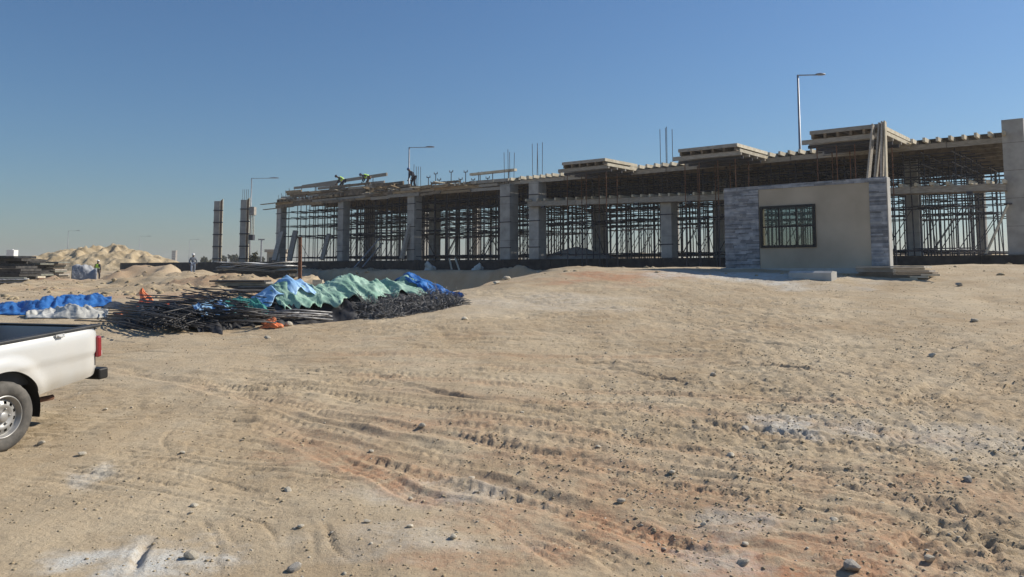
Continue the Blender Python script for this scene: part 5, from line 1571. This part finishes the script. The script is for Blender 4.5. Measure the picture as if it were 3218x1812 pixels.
def worker(loc, rotz, pose, label, top, legs, vest=False, helmet=None, scale=1.0):
    """local frame: x to the figure's left, -y forward, z up; 1.74 m tall standing"""
    M = Matrix.Translation(loc) @ Matrix.Rotation(rotz, 4, 'Z') @ Matrix.Scale(scale, 4)
    root = link('person', None, M)
    tag(root, label, 'person', 'workers on the building site')
    V3 = Vector
    bend = pose.get('bend', 0.0); knee = pose.get('knee', 0.0); stride = pose.get('stride', .06)
    hipz = .92 - .22 * knee
    pel = V3((0, .10 * bend, hipz))
    sp = V3((0, -math.sin(bend), math.cos(bend)))
    up1, up2, neck = pel + sp * .20, pel + sp * .43, pel + sp * .53
    hd = (sp + V3((0, -.25 if bend < .6 else -.1, .2))).normalized()
    h1, h2 = neck + hd * .10, neck + hd * .24
    J = {}
    for sg, nm in ((1, 'l'), (-1, 'r')):
        hip = pel + V3((.10 * sg, 0, -.04))
        st_ = stride * sg
        foot = V3((.12 * sg, st_ * 1.3, .06))
        kn = (hip + foot) / 2 + V3((.02 * sg, -.05 - .22 * knee, .02))
        toe = foot + V3((.02 * sg, -.16, -.025))
        sh = up2 + V3((.19 * sg, 0, -.01))
        a_ = pose.get('arm_' + nm, (.10, -.04, -.55))
        hand = sh + V3((a_[0] * sg, a_[1], a_[2]))
        el = (sh + hand) / 2 + V3((.06 * sg, .07, 0))
        J[nm] = (hip, kn, foot, toe, sh, el, hand)
    # body: one continuous figure
    V = [pel, up1, up2, neck, h1, h2]; E = [(0, 1), (1, 2), (2, 3), (3, 4), (4, 5)]; Rr = [.125, .115, .135, .055, .085, .085]
    for nm in ('l', 'r'):
        hip, kn, foot, toe, sh, el, hand = J[nm]
        b = len(V)
        V += [hip, kn, foot, toe]; E += [(0, b), (b, b + 1), (b + 1, b + 2), (b + 2, b + 3)]; Rr += [.085, .058, .045, .035]
        b = len(V)
        V += [sh, el, hand]; E += [(2, b), (b, b + 1), (b + 1, b + 2)]; Rr += [.06, .045, .035]
    skin_obj('body', M_SKIN, V, E, Rr, root, M)
    # hands: palm and five fingers each
    for nm, sg in (('l', 1), ('r', -1)):
        hand, el = J[nm][6], J[nm][5]
        d = (hand - el).normalized(); X = V3((1, 0, 0)); side = d.cross(X).normalized() if abs(d.x) < .9 else V3((0, 1, 0))
        Vh = [hand, hand + d * .07]; Eh = [(0, 1)]; Rh = [.028, .030]
        for k in range(4):
            b = len(Vh); off = side * (.022 * (k - 1.5)); ln = (.06, .075, .072, .055)[k]
            Vh += [hand + d * .085 + off, hand + d * (.085 + ln * .6) + off + X * -.01 * sg, hand + d * (.085 + ln) + off + X * -.03 * sg]
            Eh += [(1, b), (b, b + 1), (b + 1, b + 2)]; Rh += [.010, .009, .008]
        b = len(Vh)
        Vh += [hand + d * .03 + side * -.035, hand + d * .07 + side * -.055]; Eh += [(0, b), (b, b + 1)]; Rh += [.010, .009]
        skin_obj('hand', M_SKIN, Vh, Eh, Rh, root, M)
    # trousers
    V = [pel]; E = []; Rr = [.15]
    for nm in ('l', 'r'):
        hip, kn, foot = J[nm][:3]; b = len(V)
        V += [hip, kn, foot + V3((0, 0, .05))]; E += [(0, b), (b, b + 1), (b + 1, b + 2)]; Rr += [.105, .082, .072]
    skin_obj('trousers', legs, V, E, Rr, root, M)
    V = [pel + sp * .02, up1, up2, neck - sp * .02]; E = [(0, 1), (1, 2), (2, 3)]; Rr = [.155, .15, .165, .075]
    for nm in ('l', 'r'):
        sh, el, hand = J[nm][4:]; b = len(V)
        V += [sh, el, el.lerp(hand, .8)]; E += [(2, b), (b, b + 1), (b + 1, b + 2)]; Rr += [.085, .066, .05]
    skin_obj('shirt', top, V, E, Rr, root, M)
    if vest:
        V = [pel + sp * .0, up1, up2, up2 + sp * .06]; Rr = [.178, .175, .190, .13]
        vs = skin_obj('vest', M_VEST, V, [(0, 1), (1, 2), (2, 3)], Rr, root, M)
        mb = MB(); P = []
        for zf in (.10, .15):
            c = pel + sp * zf
            Yv = V3((0, sp.z, -sp.y))
            P.append([c + V3((1, 0, 0)) * math.cos(a_) * .185 + Yv * math.sin(a_) * .185 for a_ in np.linspace(0, 2 * math.pi, 19)])
        mb.grid(P); link('tape', mb.mesh('tape', M_TAPE), M.copy(), vs)
    for nm in ('l', 'r'):
        foot, toe = J[nm][2], J[nm][3]
        skin_obj('boot', M_BOOT, [foot + V3((0, .05, -.01)), foot + V3((0, -.02, -.005)), toe], [(0, 1), (1, 2)], [.055, .06, .045], root, M)
    # face and hair
    fx = V3((1, 0, 0)); fwd = fx.cross(hd).normalized() * -1
    if fwd.y > 0: fwd = -fwd
    hc = (h1 + h2) / 2
    for sg in (-1, 1):
        bm_ = MB(); bm_.tube([hc + fwd * .085 + fx * .032 * sg + hd * .02, hc + fwd * .095 + fx * .032 * sg + hd * .02], .012, 6); link('eye', bm_.mesh('eye', M_BOOT), M.copy(), root)
        bm_ = MB(); bm_.tube([hc + fx * .085 * sg - hd * .02, hc + fx * .10 * sg, hc + fx * .088 * sg + hd * .03], [.014, .02, .014], 6); link('ear', bm_.mesh('ear', M_SKIN), M.copy(), root)
    bm_ = MB(); bm_.tube([hc + fwd * .08 + hd * .03, hc + fwd * .115 - hd * .01, hc + fwd * .085 - hd * .02], [.008, .016, .012], 6); link('nose', bm_.mesh('nose', M_SKIN), M.copy(), root)
    bm_ = MB(); bm_.tube([hc + fwd * .09 - hd * .05 - fx * .025, hc + fwd * .096 - hd * .05, hc + fwd * .09 - hd * .05 + fx * .025], .007, 5); link('mouth', bm_.mesh('mouth', M_BOOT), M.copy(), root)
    hm = helmet or M_NAVY
    mb = MB(); P = []
    for j in range(7):
        t_ = j / 6 * math.pi / 2
        r_, hh = .118 * math.cos(t_), .125 * math.sin(t_)
        P.append([hc + hd * (.03 + hh) + fx * (r_ * math.cos(a_)) + fwd * (r_ * 1.08 * math.sin(a_)) for a_ in np.linspace(0, 2 * math.pi, 17)])
    mb.grid(P)
    if helmet:
        mb.add([hc + hd * .035 + fx * (.11 * math.cos(a_)) + fwd * (.12 * math.sin(a_)) for a_ in np.linspace(.2, math.pi - .2, 9)] + [hc + hd * .025 + fx * (.11 * math.cos(a_)) + fwd * (.175 * math.sin(a_)) for a_ in np.linspace(.2, math.pi - .2, 9)], [(i, i + 1, i + 10, i + 9) for i in range(8)])
    link('helmet' if helmet else 'hair', mb.mesh('helmet', hm), M.copy(), root)
    return root
M_HELM = material('white_helmet', (0.78, 0.78, 0.76), None, rough=.35)
M_HELM_B = material('blue_helmet', (0.05, 0.09, 0.22), None, rough=.35)
# two on the ground at the left
p = at(305, 882, 68); p.z = ground_at(p.x, p.y)
worker(p, R(170), {'stride': .08, 'arm_l': (.06, -.16, -.42), 'arm_r': (.12, .02, -.52)}, 'worker in a lime vest and dark trousers standing by the sand heap', M_NAVY, M_NAVY, True, M_HELM, .98)
p = at(606, 848, 70); p.z = ground_at(p.x, p.y)
worker(p, R(25), {'stride': .16, 'arm_l': (.10, .05, -.55), 'arm_r': (.08, -.12, -.50)}, 'worker in grey with a white helmet walking along the black wall', M_GREYW, M_DENIM, False, M_HELM, 1.02)
# three on the deck
p = B(s_of_u(1072, .9), .9, DECK + .46)
worker(p, R(-70), {'bend': 1.15, 'knee': .55, 'stride': .12, 'arm_l': (.0, -.16, -.48), 'arm_r': (.02, -.22, -.46)}, 'stooping worker in a lime vest on the deck, the left one of two', M_NAVY, M_NAVY, True, M_NAVY)
p = B(s_of_u(1150, 1.1), 1.1, DECK + .46)
worker(p, R(-95), {'bend': 1.35, 'knee': .12, 'stride': .14, 'arm_l': (.0, -.1, -.5), 'arm_r': (.02, -.12, -.5)}, 'bent over worker in a lime vest and brown trousers on the deck', M_NAVY, M_BROWNW, True, M_HELM_B)
p = B(s_of_u(1296, .7), .7, DECK)
worker(p, R(-62), {'bend': .72, 'knee': .1, 'stride': .10, 'arm_l': (.03, -.05, -.55), 'arm_r': (.05, -.12, -.52)}, 'dark-clad worker stooping at the deck edge beside thin starter bars', M_NAVY, M_NAVY, False, M_HELM_B, 1.0)
# ------------------------------------------------------------------ stacks of material at the left
def stack(name, u0, u1, vb, Y, layers, th_, dpt, mats, label, cat, skew=.08, group=None, yaw=0.0, gap=.012, parts='panel', jag=.12):
    p = at(u0, vb, Y); q = at(u1, vb, Y - yaw)
    gz = min(ground_at(p.x, p.y), ground_at(q.x, q.y))
    e_ = q - p; e_.z = 0; L_ = e_.length; e_.normalize(); n_ = Vector((-e_.y, e_.x, 0))
    th = th_
    if layers > 400:                                     # a photo row for the top instead of a layer count
        layers = max(2, round((at((u0 + u1) / 2, layers, Y).z - gz) / (th + gap)))
    t = thing(name, (p.x, p.y, gz), label, cat, group)
    z = gz
    for k in range(layers):
        a_ = p + n_ * (dpt / 2 + random.uniform(-skew, skew)) + e_ * random.uniform(-jag, jag); a_.z = z + th / 2
        b2 = a_ + e_ * (L_ * random.uniform(.92, 1.03)); b2.z = z + th / 2 + random.uniform(-.012, .012)
        bar(parts, mats[k % len(mats)], a_, b2, dpt * random.uniform(.9, 1.0), th, t)
        z += th + gap
    return t, z, p, e_, n_, L_
M_DKPAN = material('dark_form_panel', (0.03, 0.03, 0.03), (0.08, 0.075, 0.07), 3, .8, coords='World')
M_OLIVE = material('olive_panel', (0.14, 0.145, 0.12), (0.24, 0.24, 0.20), 3, .8, coords='World')
stack('dark_panel_stack', -170, 42, 884, 50, 800, .15, 2.4, [M_DKPAN, M_BLACK, M_DKPAN], 'tall stack of black formwork panels at the far left edge', 'panel stack', .2, jag=.5)
stack('dark_panel_stack', 22, 108, 868, 56, 812, .12, 2.0, [M_DKPAN, M_OLIVE, M_DKPAN], 'lower stack of dark panels right of the tall black one', 'panel stack', .2, jag=.4)
p = at(37, 803, 50)
mb = MB(); mb.abox(p.x - .22, p.x + .24, p.y - .2, p.y + .25, p.z - .02, p.z + .36); mb.abox(p.x - .05, p.x + .07, p.y - .06, p.y + .06, p.z + .36, p.z + .40)
tag(mb.build('white_container', M_WHITE, origin=p), 'small white container on top of the dark panels', 'container')
stack('plank_stack', 78, 190, 858, 58, 822, .10, 1.6, [M_OLIVE, M_TIMB_G, M_PLY_D], 'flat stack of grey green boards left of the grey sheet', 'plank stack', .15, jag=.6)
stack('timber_bundle', 62, 124, 868, 54, 3, .13, .9, [M_RUST, M_RUST, M_TIMB], 'short bundle of yellow timbers on reddish ones', 'timber', .05)
stack('plank_stack', 318, 404, 858, 62, 4, .12, 1.3, [M_PLY_D, M_OLIVE, M_TIMB_G], 'stack of greenish boards right of the worker in the lime vest', 'plank stack', .1, jag=.3)
stack('sheet_stack', -60, 92, 912, 41, 6, .06, 2.6, [M_GREYSH, M_OLIVE], 'stack of grey sheets lying at the left edge behind the blue tarpaulin', 'sheet stack', .25, yaw=-1.0, jag=.3)
ground_sheet('grey_sheet', M_GREYSH, [226, 250, 275, 305], [834, 824, 828, 838], [856, 858, 856, 854], 52, 55, 'grey plastic sheet over a dark heap beside the worker in the lime vest', 440, .12, 'sheet', 40, 24)
# long stack of sheets and beams before the left bays
t, z, p, e_, n_, L_ = stack('sheet_stack', 680, 905, 890, 42, 5, .14, 1.9, [M_BLACK, M_DKPAN], 'long stack with pale sheets on dark bearers before the formed columns', 'sheet stack', .06)
for k in range(9):
    a_ = p + n_ * (.95 + random.uniform(-.12, .12)) + e_ * random.uniform(-.5, .25); a_.z = z + .02 + k * .05
    ln = L_ * random.uniform(.8, 1.12)
    mb = MB(); P = []
    for i in range(22):
        f = i / 21
        c = a_ + e_ * (ln * f)
        sag = .05 * math.sin(f * 5 + k) + .03 * math.sin(f * 11 + 2 * k)
        P.append([c + n_ * (w_ * .95) + Vector((0, 0, sag + .012 * math.sin(7 * w_ + k))) for w_ in np.linspace(-1, 1, 7)])
    mb.grid(P)
    o = mb.build('sheet', [M_GALV, M_GREYSH, M_WHITE][k % 3] if k > 2 else M_GREYSH, t, origin=a_)
    m = o.modifiers.new('thickness', 'SOLIDIFY'); m.thickness = .02
stack('plank_stack', 668, 838, 938, 29.5, 5, .06, 1.0, [M_TIMB_G, M_BLACK, M_OLIVE], 'low stack of weathered boards behind the light blue peak', 'plank stack', .12, jag=.4)
stack('plank_stack', 700, 860, 952, 26.5, 3, .06, .8, [M_BLACK, M_TIMB_G], 'two dark boards with a pale one before the low weathered stack', 'plank stack', .12, jag=.4)
# rusty post
p = at(943, 884, 38); gz = ground_at(p.x, p.y); q = at(943, 745, 38)
t = thing('timber_post', (p.x, p.y, gz), 'rusty brown post standing before the left bays', 'post')
bar('shaft', M_RUST, (p.x, p.y, gz - .2), (q.x, q.y, q.z), .16, .14, t, up=Vector((1, 0, 0)))
bar('foot', M_RUST, (p.x - .2, p.y, gz + .02), (p.x + .2, p.y, gz + .02), .3, .05, t)
# yellow block pile
p = at(997, 892, 30); gz = ground_at(p.x, p.y)
t = thing('block_pile', (p.x, p.y, gz), 'small pile of yellowish blocks behind the green tarpaulin', 'blocks')
for k in range(6):
    bar('block', M_STONE, (p.x - .2 + .03 * (k % 2), p.y + .12 * (k % 3), gz + .06 + .12 * (k // 2)), (p.x + .17, p.y + .12 * (k % 3), gz + .06 + .12 * (k // 2)), .1, .11, t)
# clutter at the foot of the black wall
for k, (u, v0, v1, d, lab) in enumerate([(1354, 830, 802, -1.4, 'white sack with a raised corner at the foot of the black wall'), (1500, 826, 806, -1.4, 'white sack leaning at the foot of the wall left of the broad columns')]):
    c = hit_plane(u, v0, B(0, d, 0), BN); gz = zsurf(c.x, c.y)
    H = .62
    H, P = .5 - .1 * k, []
    for i in range(30):
        a_ = 2 * math.pi * i / 30
        row = []
        for f in np.linspace(0, 1, 13):
            r_ = math.cos(f * math.pi / 2) ** .55 * (.75 + .55 * float(gnoise(np.array(math.cos(a_) * 1.6 + f * 2 + 5 * k), np.array(math.sin(a_) * 1.6), 33)))
            row.append(Vector((c.x + math.cos(a_) * .5 * r_ + (.15 if k else -.28) * f * f, c.y + math.sin(a_) * .35 * r_, gz - .02 + H * (f + .35 * f * f * f * math.cos(a_ + 1.5)) + .05 * float(gnoise(np.array(a_ * 2.0), np.array(f * 5), 35)) * f)))
        P.append(row)
    mb = MB(); mb.grid(P, closed_u=True)
    tag(mb.build('white_sack', M_SHEET, origin=(c.x, c.y, gz)), lab, 'sack')
for k, (u0, v0, u1, v1) in enumerate([(1412, 812, 1420, 822), (1430, 810, 1444, 824)]):
    p, q = hit_plane(u1, v1, B(0, -1.6, 0), BN), hit_plane(u0, v0, B(0, -.9, 0), BN)
    p.z = zsurf(p.x, p.y)
    tag(bar('loose_plank', M_TIMB, p, q, .1, .05), ['left', 'right'][k] + ' of two short pale planks leaning at the black wall', 'plank', 'short planks at the black wall')
# ------------------------------------------------------------------ dusty air
hz = bpy.data.materials.new('dusty_air'); hz.use_nodes = True
_n, _l = hz.node_tree.nodes, hz.node_tree.links
_n.remove(_n['Principled BSDF'])
_v = _n.new('ShaderNodeVolumePrincipled')
_v.inputs['Color'].default_value = (.86, .86, .84, 1)
_v.inputs['Density'].default_value = 0.0006
_v.inputs['Anisotropy'].default_value = 0.2
_l.new(_v.outputs[0], _n['Material Output'].inputs['Volume'])
mb = MB(); mb.abox(-900, 900, -60, 1200, -6.0, 22.0)
tag(mb.build('haze', hz), 'thin dusty air over the site', kind='stuff')
